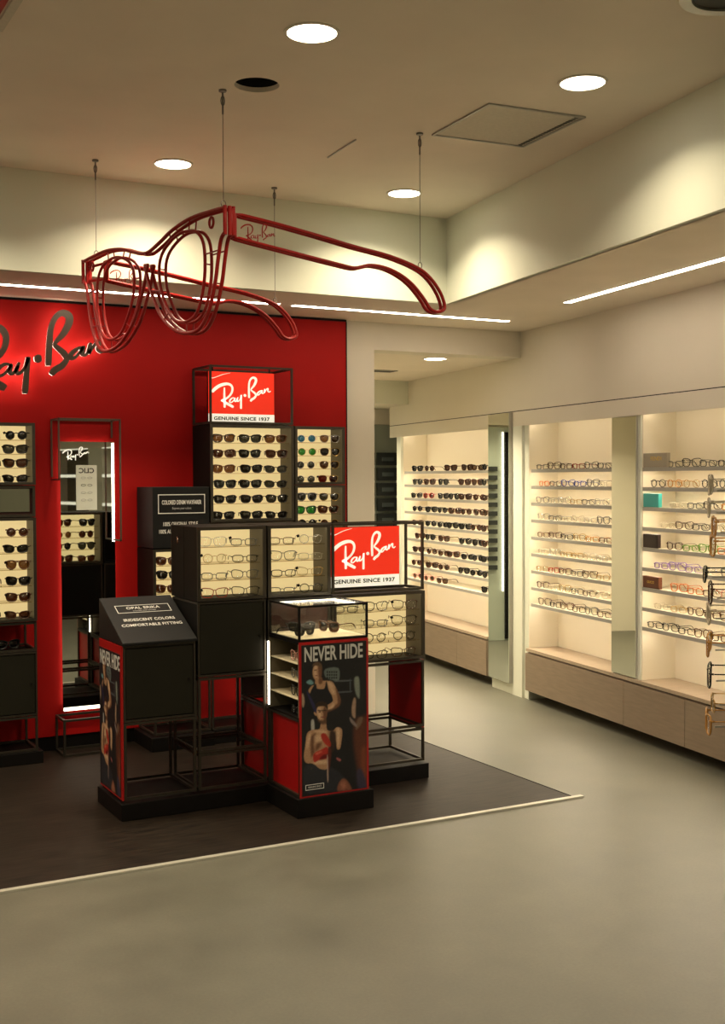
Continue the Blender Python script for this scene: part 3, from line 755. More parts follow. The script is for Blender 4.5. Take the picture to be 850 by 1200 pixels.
text_mesh('lettering', 'IRIDESCENT COLORS', .033, M['white'], t, face_m(slp(.195, .205), (1, 0, 0), up), .84, .0003, bold=.0003)
text_mesh('lettering', 'COMFORTABLE FITTING', .033, M['white'], t, face_m(slp(.195, .155), (1, 0, 0), up), .86, .0003, bold=.0003)
# column 2
open_frame('low open metal frame right of the slanted sign stack, on the plinth', 2.079, 2.445, YF, YB, .102, .283)
open_frame('open metal frame below the middle dark door cabinet', 2.079, 2.445, YF, YB, .286, .660)
cabinet('dark door cabinet below the left eyeglasses display of the front row', 2.079, 2.445, YF, YB, .664, 1.036)
EG = [('wayfarer', 'silver', 'clear'), ('rect', 'grey', 'clear'), ('round', 'gold', 'clear'), ('rect', 'black', 'clear'), ('rect', 'grey', 'clear'), ('cat', 'grey', 'clear'), ('wayfarer', 'red', 'clear'), ('wayfarer', 'black', 'clear')]
display('black display case of eyeglasses, leftmost of the front row top', 2.079, 2.445, YF, 5.745, 1.040, 1.408, 4, 'left front-row case', EG, nper=2)
SG = [('wayfarer', 'tortoise', 'brown'), ('wayfarer', 'black', 'dark'), ('round', 'gold', 'gradient'), ('round', 'tortoise', 'brown'), ('round', 'black', 'dark'), ('aviator', 'black', 'grey'), ('wayfarer', 'brown', 'brown'), ('cat', 'tortoise', 'brown')]
display('black sunglasses display case facing the red wall, seen in its mirror', 2.079, 2.445, 5.75, YB, 1.040, 1.408, 4, 'rear case seen in mirror', SG, front='y+', nper=2, depth=.165)
# column 3
open_frame('low open frame with red side panel behind the boxer poster', 2.458, 2.812, YF, YB, .102, .475, 'left')
open_frame('open frame above the red side panel behind the poster display', 2.458, 2.812, YF, YB, .478, .660, 'back')
cabinet('dark maroon module behind the small glass case', 2.458, 2.812, YF, YB, .664, 1.036, M['maroon'], False)
EG2 = [('rect', 'brown', 'clear'), ('round', 'silver', 'clear'), ('wayfarer', 'grey', 'clear'), ('rect', 'silver', 'clear'), ('rect', 'black', 'clear'), ('cat', 'gold', 'clear'), ('rect', 'grey', 'clear'), ('round', 'black', 'clear')]
display('black display case of eyeglasses left of the lower red sign', 2.458, 2.812, YF, YB, 1.040, 1.408, 4, 'case beside lower red sign', EG2, nper=2)
# column 4
open_frame('low open metal frame at the right end of the front row', 2.825, 3.385, YF, YB, .102, .283)
open_frame('open metal frame with red right side panel below the wide eyeglasses case', 2.825, 3.385, YF, YB, .290, .655, 'right')
B_ = [('rect', 'black', 'clear'), ('wayfarer', 'black', 'clear'), ('wayfarer', 'brown', 'clear'), None, ('rect', 'grey', 'clear'), ('wayfarer', 'black', 'clear'), ('round', 'grey', 'clear'), ('round', 'black', 'clear'), ('round', 'black', 'clear'), None, ('cat', 'black', 'clear'), ('wayfarer', 'brown', 'clear')]
display('wide black display case of eyeglasses below the lower red sign', 2.825, 3.385, YF, YB, .664, 1.034, 4, 'wide case under lower red sign', B_, nper=3)
t = open_frame('open metal frame holding the lower red sign', 2.825, 3.385, YF, 5.745, 1.040, 1.410)
sign_panel('lower glowing red script sign with white band, front row', 3.105, 5.722, 1.056, .44, .325)

# poster tower
t = thing('poster_display', 'poster display tower with boxer photo and red edges below the glass case', 'display tower', (2.645, 5.37, .102))
X0, X1, Y0, Y1 = 2.455, 2.835, 5.187, 5.537
opening_tubes(t, X0, X1, Y0, Y1, .102, .480, M['gun'], .012)
B(X0 + .19, X0 + .2, Y0 + .004, Y1 - .002, .485, .850).build('divider', M['black'], t)
B(X0, X1, Y0 + .004, Y1, .845, .856).build('top_panel', M['blackm'], t)
B(X0, X1, Y0 + .004, Y1, .480, .490).build('bottom_panel', M['blackm'], t)
B(X0 + .2001, X1, Y1 - .008, Y1, .4905, .8445).build('back_panel', M['black'], t)
B(X0, X0 + .190, Y1 - .006, Y1, .4905, .8445).build('back_panel', M['innerwall'], t)
B(X0, X0 + .190, Y0 + .004, Y0 + .012, .4905, .8445).build('front_panel', M['innerwall'], t)
B(X1 - .008, X1, Y0 + .004, Y1 - .0081, .4905, .8445).build('side_panel', M['redpanel'], t)
lab(B(X0 + .013, X0 + .019, Y0 + .014, Y1 - .014, .108, .474).build('side_panel', M['redpanel'], t), 'red side panel')
for i in range(4):
    z = .493 + i * .086
    if i: B(X0 + .004, X0 + .188, Y0 + .013, Y1 - .008, z - .005, z).build('shelf', M['creamdim'], t)
    for k in range(1):
        glasses(['rect', 'wayfarer', 'round', 'wayfarer'][i], ['black', 'black', 'grey', 'pink'][i], 'clear', (X0 + .03, Y0 + .10, z + .0008), -PI / 2,
                '%s eyeglasses on the %s shelf up in the side of the poster display' % (FWORD[['black', 'black', 'grey', 'pink'][i]], ORD[i]), 'eyewear in display cases')
lab(B(X0 - .004, X0 + .001, Y1 + .0005, Y1 + .011, .50, .822).build('led', M['led'], t), 'bright vertical light strip')
B(X0, X1, Y0 - .002, Y0 + .0035, .100, .856).build('poster_backing', M['redpanel'], t)
PW = X1 - X0; 
px0, px1, pz0, pz1 = X0 + .012, X1 - .012, .108, .842
B(px0, px1, Y0 - .0032, Y0 - .0021, pz0, pz1).build('poster', M['posterbg'], t)
def pz(a, b, low):      # drawing units of the two halves of the poster (850 x 984 each, stacked)
    a_ = (a - 100) / 640.
    if not low: top = 105 - 60 * a_; z = pz1 - (b - top) / 8.947 * .00423
    else:
        bot = 895 - 105 * a_; z = pz0 + (bot - b) / 8.947 * .00423
    return (px0 + a_ * (px1 - px0), z)
import numpy as np
def painted(name, x0_, x1_, z0_, z1_, nx, nz, layers, place, parent, bg):
    """flat printed picture: layers of soft-edged shapes stored as the print's own colours"""
    gx, gz = np.meshgrid(np.linspace(x0_, x1_, nx), np.linspace(z0_, z1_, nz)); P = np.stack([gx.ravel(), gz.ravel()], 1)
    C_ = np.tile(np.array(bg, float), (len(P), 1))
    for q, colr, soft in layers:
        q = np.array(q); b = np.roll(q, -1, 0); best = np.full(len(P), 9.); ins = np.zeros(len(P), bool)
        for (ax, az), (bx, bz) in zip(q, b):
            e = np.array([bx - ax, bz - az]); w_ = P - np.array([ax, az]); L2 = max(1e-12, e @ e)
            tt = np.clip(w_ @ e / L2, 0, 1); best = np.minimum(best, np.hypot(*(w_ - tt[:, None] * e).T))
            c1_ = (P[:, 1] >= az) != (P[:, 1] >= bz)
            with np.errstate(divide='ignore', invalid='ignore'): xi = ax + (P[:, 1] - az) * (bx - ax) / (bz - az if bz != az else 1e-9)
            ins ^= c1_ & (P[:, 0] < xi)
        sd = np.where(ins, best, -best); a_ = np.clip(sd / soft + .5, 0, 1); a_ = (a_ * a_ * (3 - 2 * a_))[:, None]
        C_ = C_ * (1 - a_) + np.array(colr) * a_
    rs = np.random.RandomState(3); C_ *= 1 + .10 * rs.randn(len(P), 1) * 1
    vs = [place(a, b) for a, b in P]; fs = [(j * nx + i, j * nx + i + 1, (j + 1) * nx + i + 1, (j + 1) * nx + i) for j in range(nz - 1) for i in range(nx - 1)]
    mt = bpy.data.materials.new('photo_print'); mt.use_nodes = True; nt = mt.node_tree
    at = nt.nodes.new('ShaderNodeAttribute'); at.attribute_name = 'print'; bs = nt.nodes['Principled BSDF']; bs.inputs['Roughness'].default_value = .5; bs.inputs['Specular IOR Level'].default_value = .25
    nt.links.new(at.outputs['Color'], bs.inputs['Base Color'])
    mb = MB(); mb.add(vs, fs); o = mb.build(name, mt, parent)
    ca = o.data.color_attributes.new('print', 'FLOAT_COLOR', 'POINT')
    ca.data.foreach_set('color', np.concatenate([np.clip(C_, 0, 1), np.ones((len(P), 1))], 1).ravel().astype(np.float32))
    return o
def sm(pts, low): return [(v.x, v.y) for v in catmull([(*pz(a, b, low), 0) for a, b in pts], True, 3)]
def ell(cx, cy, rx, ry, n=10): return [(cx + rx * math.cos(2 * PI * i / n), cy + ry * math.sin(2 * PI * i / n)) for i in range(n)]
SK, SD, SL = (.36, .21, .12), (.13, .06, .035), (.52, .35, .22)
BK = (.013, .013, .014)
ly = []
def A_(pts, low, c, soft=.004): ly.append((sm(pts, low), c, soft))
A_([(620, 100), (700, 40), (750, 60), (750, 400), (745, 780), (690, 770), (640, 560), (610, 320)], 1, (.085, .028, .016), .03)
A_([(660, 60), (700, 50), (690, 110), (640, 180), (630, 140)], 1, (.14, .09, .06), .012)
A_([(690, 380), (735, 380), (735, 640), (700, 700), (680, 560)], 1, (.16, .045, .022), .03)
A_([(640, 620), (690, 600), (738, 760), (700, 810), (650, 790)], 1, (.035, .03, .055), .02)
A_([(120, 600), (200, 560), (350, 580), (470, 640), (560, 800), (300, 850), (130, 840)], 1, (.022, .024, .03), .012)
A_([(330, 345), (460, 335), (462, 465), (390, 455), (330, 425)], 0, (.10, .125, .12), .006)
for yy in (368, 398, 428): 
    for xx in range(345, 450, 22): A_([(xx, yy), (xx + 12, yy), (xx + 12, yy + 16), (xx, yy + 16)], 0, BK, .004)
for (ya, yb) in ((466, 458), (584, 574)): A_([(430, ya), (580, yb), (580, yb + 12), (430, ya + 12)], 0, (.08, .09, .10), .004)
A_([(570, 460), (582, 460), (582, 580), (572, 584)], 0, (.06, .07, .08), .004)
A_([(620, 440), (660, 430), (670, 520), (668, 650), (640, 620), (622, 540)], 0, (.17, .20, .17), .012)
A_([(612, 650), (632, 670), (628, 780), (625, 860), (595, 830), (592, 740)], 0, (.30, .20, .14), .010)
A_([(570, 850), (590, 870), (640, 930), (630, 950), (580, 900)], 0, (.20, .16, .15), .008)
A_([(190, 880), (215, 870), (222, 960), (205, 1090), (192, 1000)], 0, (.34, .34, .32), .007)
A_([(145, 480), (185, 455), (215, 490), (185, 505)], 0, (.13, .26, .28), .008)
A_([(98, 610), (115, 600), (128, 680), (115, 740), (100, 700)], 0, (.34, .24, .17), .008)
# standing man
A_([(240, 430), (290, 430), (300, 465), (360, 470), (330, 545), (245, 545), (230, 500)], 0, SK)
A_([(262, 440), (300, 440), (300, 490), (270, 500)], 0, SD, .012)
A_([(165, 565), (195, 520), (225, 515), (226, 560), (188, 598)], 0, SK, .006)
A_([(345, 475), (395, 480), (425, 520), (465, 620), (478, 680), (450, 735), (380, 762), (300, 790), (240, 828), (218, 790), (270, 752), (360, 712), (405, 672), (380, 610), (345, 540)], 0, SK)
A_([(360, 480), (390, 485), (410, 530), (425, 600), (400, 600), (365, 530)], 0, SL, .022)
A_([(430, 540), (478, 650), (472, 720), (420, 760), (330, 795), (400, 730), (452, 690)], 0, SD, .014)
A_([(300, 765), (380, 735), (400, 700), (420, 720), (390, 755)], 0, SL, .014)
A_([(215, 520), (240, 500), (255, 560), (318, 550), (340, 465), (362, 560), (400, 640), (370, 700), (260, 740), (200, 690), (180, 600)], 0, (.012, .012, .015), .005)
A_([(150, 590), (172, 600), (250, 770), (225, 790)], 0, (.022, .022, .065), .005)
A_(ell(247, 378, 41, 84), 0, SK, .005)
A_([(225, 320), (250, 320), (240, 380), (250, 420), (232, 430), (218, 380)], 0, SL, .012)
A_([(262, 300), (292, 330), (294, 410), (272, 452), (262, 400)], 0, SD, .010)
A_([(222, 352), (246, 350), (246, 362), (222, 362)], 0, SD, .006)
A_([(230, 408), (256, 406), (254, 416), (232, 418)], 0, (.17, .06, .045), .005)
A_([(205, 318), (220, 283), (260, 272), (295, 300), (300, 352), (278, 322), (235, 310)], 0, (.10, .06, .035), .008)
# seated man
A_([(150, 240), (200, 202), (270, 190), (285, 130), (335, 130), (345, 195), (400, 205), (440, 165), (492, 185), (488, 300), (470, 390), (440, 385), (430, 300), (380, 360), (360, 480), (345, 600), (270, 600), (210, 550), (140, 545), (118, 480), (135, 350)], 1, SK)
A_([(215, 215), (290, 200), (340, 215), (330, 235), (250, 228)], 1, SL, .015)
A_([(160, 260), (185, 240), (175, 340), (150, 400), (140, 360)], 1, SL, .018)
A_([(190, 270), (235, 240), (215, 340), (222, 430), (190, 480), (182, 380)], 1, SD, .016)
A_([(225, 270), (285, 250), (290, 310), (240, 330)], 1, SL, .025)
A_([(240, 345), (290, 330), (270, 390), (230, 420)], 1, SD, .022)
A_([(370, 215), (430, 215), (432, 330), (400, 420), (365, 420)], 1, (.035, .02, .016), .018)
A_([(440, 180), (470, 190), (465, 300), (455, 370), (440, 300)], 1, SL, .015)
A_([(215, 530), (345, 510), (345, 545), (230, 555)], 1, SL, .015)
A_([(285, 245), (330, 235), (380, 330), (372, 372), (330, 350), (295, 300)], 1, (.33, .03, .02), .006)
A_([(212, 450), (290, 400), (345, 372), (362, 440), (345, 490), (270, 510), (215, 535)], 1, (.33, .025, .018), .006)
A_([(230, 440), (285, 415), (290, 430), (240, 460)], 1, (.50, .10, .06), .010)
A_([(300, 460), (350, 450), (340, 490), (270, 508)], 1, (.12, .01, .01), .012)
A_([(355, 380), (385, 400), (375, 540), (358, 640), (350, 540)], 1, (.08, .02, .015), .010)
A_([(342, 480), (352, 480), (356, 715), (344, 715)], 1, (.34, .24, .2), .005)
A_([(440, 480), (480, 500), (470, 520), (440, 500)], 1, (.35, .1, .1), .006)
A_(ell(293, 22, 50, 88), 1, SK, .005)
A_([(255, -30), (290, -30), (285, 30), (295, 70), (270, 80), (252, 30)], 1, SL, .014)
A_([(315, -40), (345, -10), (342, 60), (318, 105), (308, 60)], 1, SD, .010)
A_([(285, 100), (335, 100), (330, 135), (290, 140)], 1, SD, .012)
A_([(228, -20), (246, -78), (300, -98), (348, -70), (352, -5), (322, -45), (262, -42)], 1, (.03, .018, .012), .006)
A_([(252, 84), (298, 112), (337, 82), (332, 112), (295, 132), (260, 112)], 1, (.09, .05, .03), .008)
A_([(258, -8), (290, -6), (338, -10), (338, 0), (258, 4)], 1, (.03, .02, .015), .005)
A_([(262, 6), (284, 6), (282, 20), (264, 20)], 1, SD, .005)
A_([(302, 5), (332, 4), (330, 18), (304, 18)], 1, SD, .005)
A_([(282, 62), (322, 60), (320, 70), (284, 72)], 1, (.16, .05, .04), .005)
A_([(445, 790), (470, 730), (510, 700), (560, 750), (585, 830), (500, 835), (450, 830)], 1, (.20, .075, .045), .014)
A_([(480, 760), (510, 735), (530, 780), (500, 810)], 1, (.32, .13, .08), .02)
painted('poster_print', px0 + .0005, px1 - .0005, pz0 + .0005, pz1 - .0005, 110, 226, ly, lambda a, b: (a, Y0 - .0034, b), t, BK)
text_mesh('lettering', 'NEVER HIDE', .098, mat('print_offwhite', (.50, .50, .47), .6), t, face_m(((px0 + px1) / 2 - .004, Y0 - .0045, pz1 - .050), (1, 0, 0), (0, 0, 1)), .60, .0003, bold=.0022)
mb = MB(); a0, b0 = pz(130, 768, 1); a1, b1 = pz(310, 800, 1)
zlo, zhi = pz0 + .028, pz0 + .055
for (a, b, c, d) in ((a0, a1, zlo, zlo + .003), (a0, a1, zhi - .003, zhi), (a0, a0 + .003, zlo + .003, zhi - .003), (a1 - .003, a1, zlo + .003, zhi - .003)): mb.box(a, b, Y0 - .0060, Y0 - .0055, c, d)
mb.build('label_border', M['white'], t)
text_mesh('lettering', 'GENUINE SINCE', .012, M['white'], t, face_m(((a0 + a1) / 2, Y0 - .0058, (zlo + zhi) / 2), (1, 0, 0), (0, 0, 1)), .85, .0002)

# small glass case on the poster tower
t = thing('glass_case', 'small glass showcase with cream base above the boxer poster', 'showcase', (2.645, 5.37, .858))
Z0, Z1 = .858, 1.032
opening_tubes(t, X0, X1, Y0, Y1, Z0, Z1, M['blackm'], .010)
lab(B(X0 + .0105, X1 - .0105, Y0 + .0105, Y1 - .0105, Z0 + .001, Z0 + .012).build('display_floor', mat('cream_cloth', (.72, .62, .42), .7), t), 'cream display floor')
for (a, b, c, d) in ((X0 + .0105, X1 - .0105, Y0 + .003, Y0 + .005), (X0 + .0105, X1 - .0105, Y1 - .005, Y1 - .003), (X0 + .003, X0 + .005, Y0 + .0105, Y1 - .0105), (X1 - .005, X1 - .003, Y0 + .0105, Y1 - .0105)):
    B(a, b, c, d, Z0 + .0105, Z1 - .0105).build('pane', M['glass'], t)
B(X0 + .0105, X1 - .0105, Y0 + .0105, Y1 - .0105, Z1 - .006, Z1 - .002).build('top_pane', M['glass'], t)
B(X0 + .035, X1 - .045, Y1 - .038, Y1 - .0125, Z1 - .016, Z1 - .0105).build('led', M['led'], t)
B(X1 - .036, X1 - .0125, Y0 + .08, Y1 - .0125, Z1 - .016, Z1 - .0105).build('led', M['led'], t)
for i, (x, y, rz, s, f, l, lb) in enumerate([(2.545, 5.30, 20, 'wayfarer', 'black', 'dark', 'black sunglasses at the front left inside the small glass showcase'),
        (2.71, 5.38, -70, 'wayfarer', 'tortoise', 'brown', 'tortoiseshell sunglasses at the right inside the small glass showcase'),
        (2.60, 5.46, -15, 'cat', 'black', 'grey', 'black grey-lensed sunglasses at the back inside the small glass showcase')]):
    glasses(s, f, l, (x, y, Z0 + .0128), math.radians(rz), lb, 'eyewear in display cases')
# poster on the left flank of the slanted sign stack
t = thing('side_poster', 'narrow red-edged boxer poster on the left flank of the slanted sign stack', 'poster', (1.695, 5.74, .10))
B(1.690, 1.698, YF + .0, YB, .102, .845).build('poster_backing', M['redpanel'], t)
B(1.6885, 1.6898, YF + .022, YB - .004, .112, .805).build('poster', M['posterbg'], t)
text_mesh('lettering', 'NEVER HIDE', .098, bpy.data.materials['print_offwhite'], t, face_m((1.6882, 5.742, .755), (0, -1, 0), (0, 0, 1)), .62, .0003, bold=.0022)
lz = [(np.array([(.345 - (a - X0) * .93, b - .0) for a, b in q]), c, sf) for q, c, sf in ly]
painted('poster_print', 0.0, .345, .114, .803, 60, 120, [(np.stack([(q_[:, 0] * 1), q_[:, 1]], 1), c, sf) for q_, c, sf in lz], lambda a, b: (1.6883, YF + .024 + a, b), t, BK)

# ---- wall group: tower behind (y 6.9 - 7.2)
GF, GB = 6.90, 7.205
def plinth2(*a): return plinth(*a)
plinth('low black plinth of the tall sunglasses tower by the red wall', 2.68, 3.235, 6.89, 7.21)
open_frame('lowest open frame of the tall sunglasses tower', 2.672, 3.235, GF, GB, .095, .47)
open_frame('second open frame from the floor in the tall sunglasses tower', 2.672, 3.235, GF, GB, .474, .848)
open_frame('third open frame from the floor in the tall sunglasses tower', 2.672, 3.235, GF, GB, .852, 1.374)
TS = [('wayfarer', 'black', 'gradient'), ('wayfarer', 'black', 'grey'), ('wayfarer', 'tortoise', 'gradient'), ('wayfarer', 'brown', 'brown'), ('wayfarer', 'black', 'dark'), ('wayfarer', 'brown', 'brown'),
      ('wayfarer', 'tortoise', 'gradient'), ('wayfarer', 'black', 'dark'), ('cat', 'black', 'grey'), ('wayfarer', 'black', 'dark'), ('wayfarer', 'black', 'dark'), ('cat', 'black', 'grey'),
      ('wayfarer', 'black', 'dark'), ('wayfarer', 'black', 'dark'), ('wayfarer', 'black', 'grey'), ('wayfarer', 'black', 'dark'), ('wayfarer', 'black', 'dark'), ('cat', 'black', 'dark')]
display('large black display case of dark sunglasses under the upper red sign', 2.672, 3.235, GF, GB, 1.379, 1.981, 6, 'case under upper red sign', TS, nper=3)
open_frame('open metal frame holding the upper red sign', 2.672, 3.235, GF, GB, 1.986, 2.346)
sign_panel('upper glowing red script sign with white band, atop the tall tower', 2.945, 7.05, 1.995, .45, .325)
C1 = [('round', 'silver', 'blue'), ('aviator', 'silver', 'gradient'), ('round', 'gold', 'green'), ('aviator', 'gold', 'dark'), ('round', 'silver', 'dark'), ('aviator', 'gold', 'brown'), ('round', 'silver', 'grey'), ('aviator', 'gold', 'ruby')]
display('small upper display case with green and blue lensed sunglasses', 3.246, 3.602, GF, GB, 1.606, 1.979, 4, 'small upper case by column', C1, nper=2)
C2 = [('aviator', 'grey', 'dark'), ('aviator', 'gold', 'grey'), ('wayfarer', 'black', 'green'), ('wayfarer', 'tortoise', 'brown'), ('round', 'black', 'dark'), ('round', 'gold', 'brown'), ('round', 'black', 'dark'), ('round', 'gold', 'brown')]
display('small lower display case right of the tall tower', 3.246, 3.602, GF, GB, 1.229, 1.602, 4, 'small lower case by column', C2, nper=2)
open_frame('open frame under the small display cases, upper', 3.246, 3.602, GF, GB, .852, 1.225)
open_frame('open frame under the small display cases, middle', 3.246, 3.602, GF, GB, .474, .848)
open_frame('open frame under the small display cases, lowest', 3.246, 3.602, GF, GB, .095, .47)
plinth('low black plinth under the small display cases by the red wall', 3.24, 3.61, 6.89, 7.21)
# black cube sign
t = thing('cube_sign', 'black cube sign with white framed lettering beside the tall tower', 'sign', (2.49, 7.05, 1.226))
B(2.302, 2.664, GF, GB, 1.227, 1.597).build('box_body', M['signblack'], t, bevel=.003)
mb = MB()
for (a, b, c, d) in ((2.335, 2.635, 1.436, 1.441), (2.335, 2.635, 1.548, 1.553), (2.335, 2.340, 1.441, 1.548), (2.630, 2.635, 1.441, 1.548)): mb.box(a, b, GF - .0012, GF - .0003, c, d)
mb.build('label_border', M['white'], t)
text_mesh('lettering', 'COLORED DENIM WAYFARER', .036, M['white'], t, face_m((2.485, GF - .0008, 1.503), (1, 0, 0), (0, 0, 1)), .52, .0003, bold=.0006)
text_mesh('lettering', 'Express your colors', .020, M['grey'], t, face_m((2.485, GF - .0008, 1.468), (1, 0, 0), (0, 0, 1)), .75, .0003)
text_mesh('lettering', '100% ORIGINAL STYLE', .034, M['white'], t, face_m((2.363, GF - .0008, 1.372), (1, 0, 0), (0, 0, 1)), .66, .0003, align='LEFT', bold=.0005)
text_mesh('lettering', '100% AUTHENTIC', .034, M['white'], t, face_m((2.337, GF - .0008, 1.327), (1, 0, 0), (0, 0, 1)), .66, .0003, align='LEFT', bold=.0005)
D1 = [('wayfarer', 'tortoise', 'brown'), ('wayfarer', 'black', 'dark'), ('wayfarer', 'black', 'dark'), ('wayfarer', 'black', 'dark')]
display('black display case of sunglasses under the black cube sign', 2.302, 2.664, GF, GB, .850, 1.222, 4, 'case under black cube sign', D1, nper=2)
cabinet('dark door cabinet below the sunglasses case behind the slanted sign', 2.302, 2.664, GF, GB, .474, .846)
open_frame('open frame on the plinth behind the slanted sign stack', 2.302, 2.664, GF, GB, .095, .47)
plinth('low black plinth behind the slanted sign stack', 2.27, 2.672, 6.86, 7.21, .09)

# ---- left wall group (x up to 1.61, y 6.93)
LF, LB = 6.93, 7.205
LX0, LX1 = 1.05, 1.612
plinth('low black plinth of the display tower at the left edge', 1.02, 1.640, 6.925, 7.21, .078)
open_frame('open frame on the plinth at the left edge', LX0, LX1, LF, LB, .081, .283)
cabinet('dark door cabinet low at the left edge', LX0, LX1, LF, LB, .287, .655)
open_frame('open frame with red wall behind at the left edge', LX0, LX1, LF, LB, .659, .828)
S1 = [('wayfarer', 'black', 'dark'), ('cat', 'black', 'brown'), ('round', 'black', 'dark'), ('wayfarer', 'tortoise', 'brown'), ('cat', 'black', 'dark'), ('wayfarer', 'black', 'grey')]
S2 = [('round', 'black', 'grey'), ('wayfarer', 'black', 'dark'), ('round', 'brown', 'brown'), ('wayfarer', 'black', 'grey'), ('round', 'black', 'dark'), ('cat', 'black', 'dark'),
      ('aviator', 'black', 'dark'), ('wayfarer', 'black', 'brown'), ('aviator', 'tortoise', 'gradient'), ('wayfarer', 'black', 'dark'), ('cat', 'black', 'dark'), ('wayfarer', 'black', 'dark'),
      ('wayfarer', 'brown', 'brown'), ('wayfarer', 'black', 'dark'), ('wayfarer', 'brown', 'brown'), ('wayfarer', 'tortoise', 'dark'), ('wayfarer', 'black', 'dark'), ('cat', 'brown', 'brown')]
display('tall display case of sunglasses at the left edge below the small mirror', LX0, LX1, LF, LB, .832, 1.428, 6, 'tall case at left edge', S2, nper=3)
t = thing('mirror_module', 'small mirror module between the two sunglasses cases at the left edge', 'mirror', (1.33, 7.06, 1.432))
opening_tubes(t, LX0, LX1, LF, LB, 1.432, 1.611, M['gun'], .016)
B(LX0 + .004, LX1 - .004, LF + .02, LB - .004, 1.436, 1.607).build('body', M['maroon'], t)
B(LX0 + .03, LX1 - .03, LF + .014, LF + .0195, 1.462, 1.592).build('mirror_glass', M['mirror'], t)
display('upper display case of sunglasses at the left edge', LX0, LX1, LF, LB, 1.615, 1.970, 4, 'upper case at left edge', S1 + S2[5:11], nper=3)
for k, (x, rz) in enumerate(((1.46, 8), (1.29, -6))):
    glasses('wayfarer', 'black', 'dark', (x, LF + .05, .656 + .0175), math.radians(rz), 'black sunglasses lying in the open frame at the left edge, %s' % ('nearer the mirror' if k == 0 else 'nearer the picture edge'), 'eyewear in display cases')

# ---- lit mirror on the red wall
t = thing('lit_mirror', 'tall mirror with glowing edges on the red wall', 'mirror', (1.99, 7.2, .236))
mx0, mx1, mz0, mz1 = 1.826, 2.160, .238, 1.874
B(mx0 + .02, mx1 - .02, 7.206, 7.2245, mz0 + .02, mz1 - .02).build('backing', M['alu'], t)
B(mx0, mx1, 7.200, 7.2055, mz0, mz1).build('mirror_glass', M['mirror'], t)
lab(B(mx1 - .018, mx1 - .004, 7.196, 7.1995, 1.262, mz1 - .006).build('led', M['ledmirror'], t), 'bright vertical light strip')
lab(B(mx0 + .006, mx1 - .02, 7.196, 7.1995, mz0 + .003, mz0 + .022).build('led', M['ledmirror'], t), 'bright bottom light strip')
for (a, b, c, d) in ((mx0 + .006, mx0 + .012, mz0 + .04, mz1 - .04), (mx1 - .012, mx1 - .006, mz0 + .04, mz1 - .04), (mx0 + .03, mx1 - .03, mz1 - .012, mz1 - .006), (mx0 + .03, mx1 - .03, mz0 + .006, mz0 + .012)):
    B(a, b, 7.2062, 7.210, c, d).build('edge_light', M['ledmirror'], t)
s = .165 / 700.
mb = logo(MB(), lambda a, b, d: (mx0 + .012 + (a - 70) * s, 7.1992 - d, 1.845 - (b - 90) * s * .92), .0006)
mb.build('script_lettering', M['signwhite'], t)
t = thing('reflected_sign_card', 'pale card with dark reversed lettering, imitating a reflected sign in the lit mirror', 'card', (1.99, 7.195, 1.47))  # mirror reflection of a sign, made as a card on the glass
cx0, cx1, cz0, cz1 = 1.920, 2.048, 1.458, 1.732
B(cx0, cx1, 7.196, 7.1985, cz0, cz1).build('card', M['paper'], t, bevel=.001)
text_mesh('lettering', 'CLIC', .042, M['darkprint'], t, face_m(((cx0 + cx1) / 2, 7.1958, cz1 - .035), (-1, 0, 0), (0, 0, 1)), 1.05, .0002, bold=.001)
for i, z in enumerate((1.655, 1.61, 1.565, 1.52)):
    mb = MB()
    for a in (-.02, .02): mb.tube([(1.984 + a + .014 * math.cos(q * PI / 5), 7.1955, z + .006 * math.sin(q * PI / 5)) for q in range(10)], .0012, 4, True)
    mb.build('print_shape', M['darkprint'] if i == 1 else M['grey'], t)
t = thing('box_frame', 'thin metal box frame around the top of the lit mirror', 'display frame', (1.99, 7.1, 1.55))
w = .009
def rod(a, b): 
    B(min(a[0], b[0]), max(a[0], b[0]) + w, min(a[1], b[1]), max(a[1], b[1]) + w, min(a[2], b[2]), max(a[2], b[2]) + w).build('rod', M['bronze'], t)
FA = (1.772, 2.142, 7.213); FB = (1.796, 2.166, 7.05)
rod((1.775, 7.213, 1.66), (1.775, 7.213, 2.0)); rod((2.145, 7.213, 1.90), (2.145, 7.213, 2.0)); rod((1.775, 7.213, 2.0), (2.145, 7.213, 2.0))
rod((1.775, 7.04, 1.64), (1.775, 7.04, 2.0)); rod((2.145, 7.04, 1.27), (2.145, 7.04, 2.0)); rod((1.775, 7.04, 2.0), (2.145, 7.04, 2.0))
for x in (1.775, 2.145): rod((x, 7.04, 2.0), (x, 7.213, 2.0))
rod((1.775, 7.04, 1.64), (1.775, 7.213, 1.64)); rod((2.145, 7.04, 1.27), (2.145, 7.213, 1.27))
open_frame('low open metal frame on the floor below the lit mirror', 1.778, 2.15, 7.00, 7.20, .008, .226)

# ---- halo-lit wall lettering
t = thing('wall_logo', 'large dark metal script letters with halo glow on the red wall', 'lettering', (1.65, 7.17, 2.3))
xf = lambda a, b, d: (1.1194 + .0013 * a - .0001 * b, 7.130 + d, 2.7751 - .0013 * b)
logo(MB(), lambda a, b, d: xf(a, b, 0 + d), .018, 1.12).build('script_lettering', M['steel'], t)
logo(MB(), lambda a, b, d: xf(a, b, .0185 + d), .007, 1.02).build('halo_light', M['halo'], t)

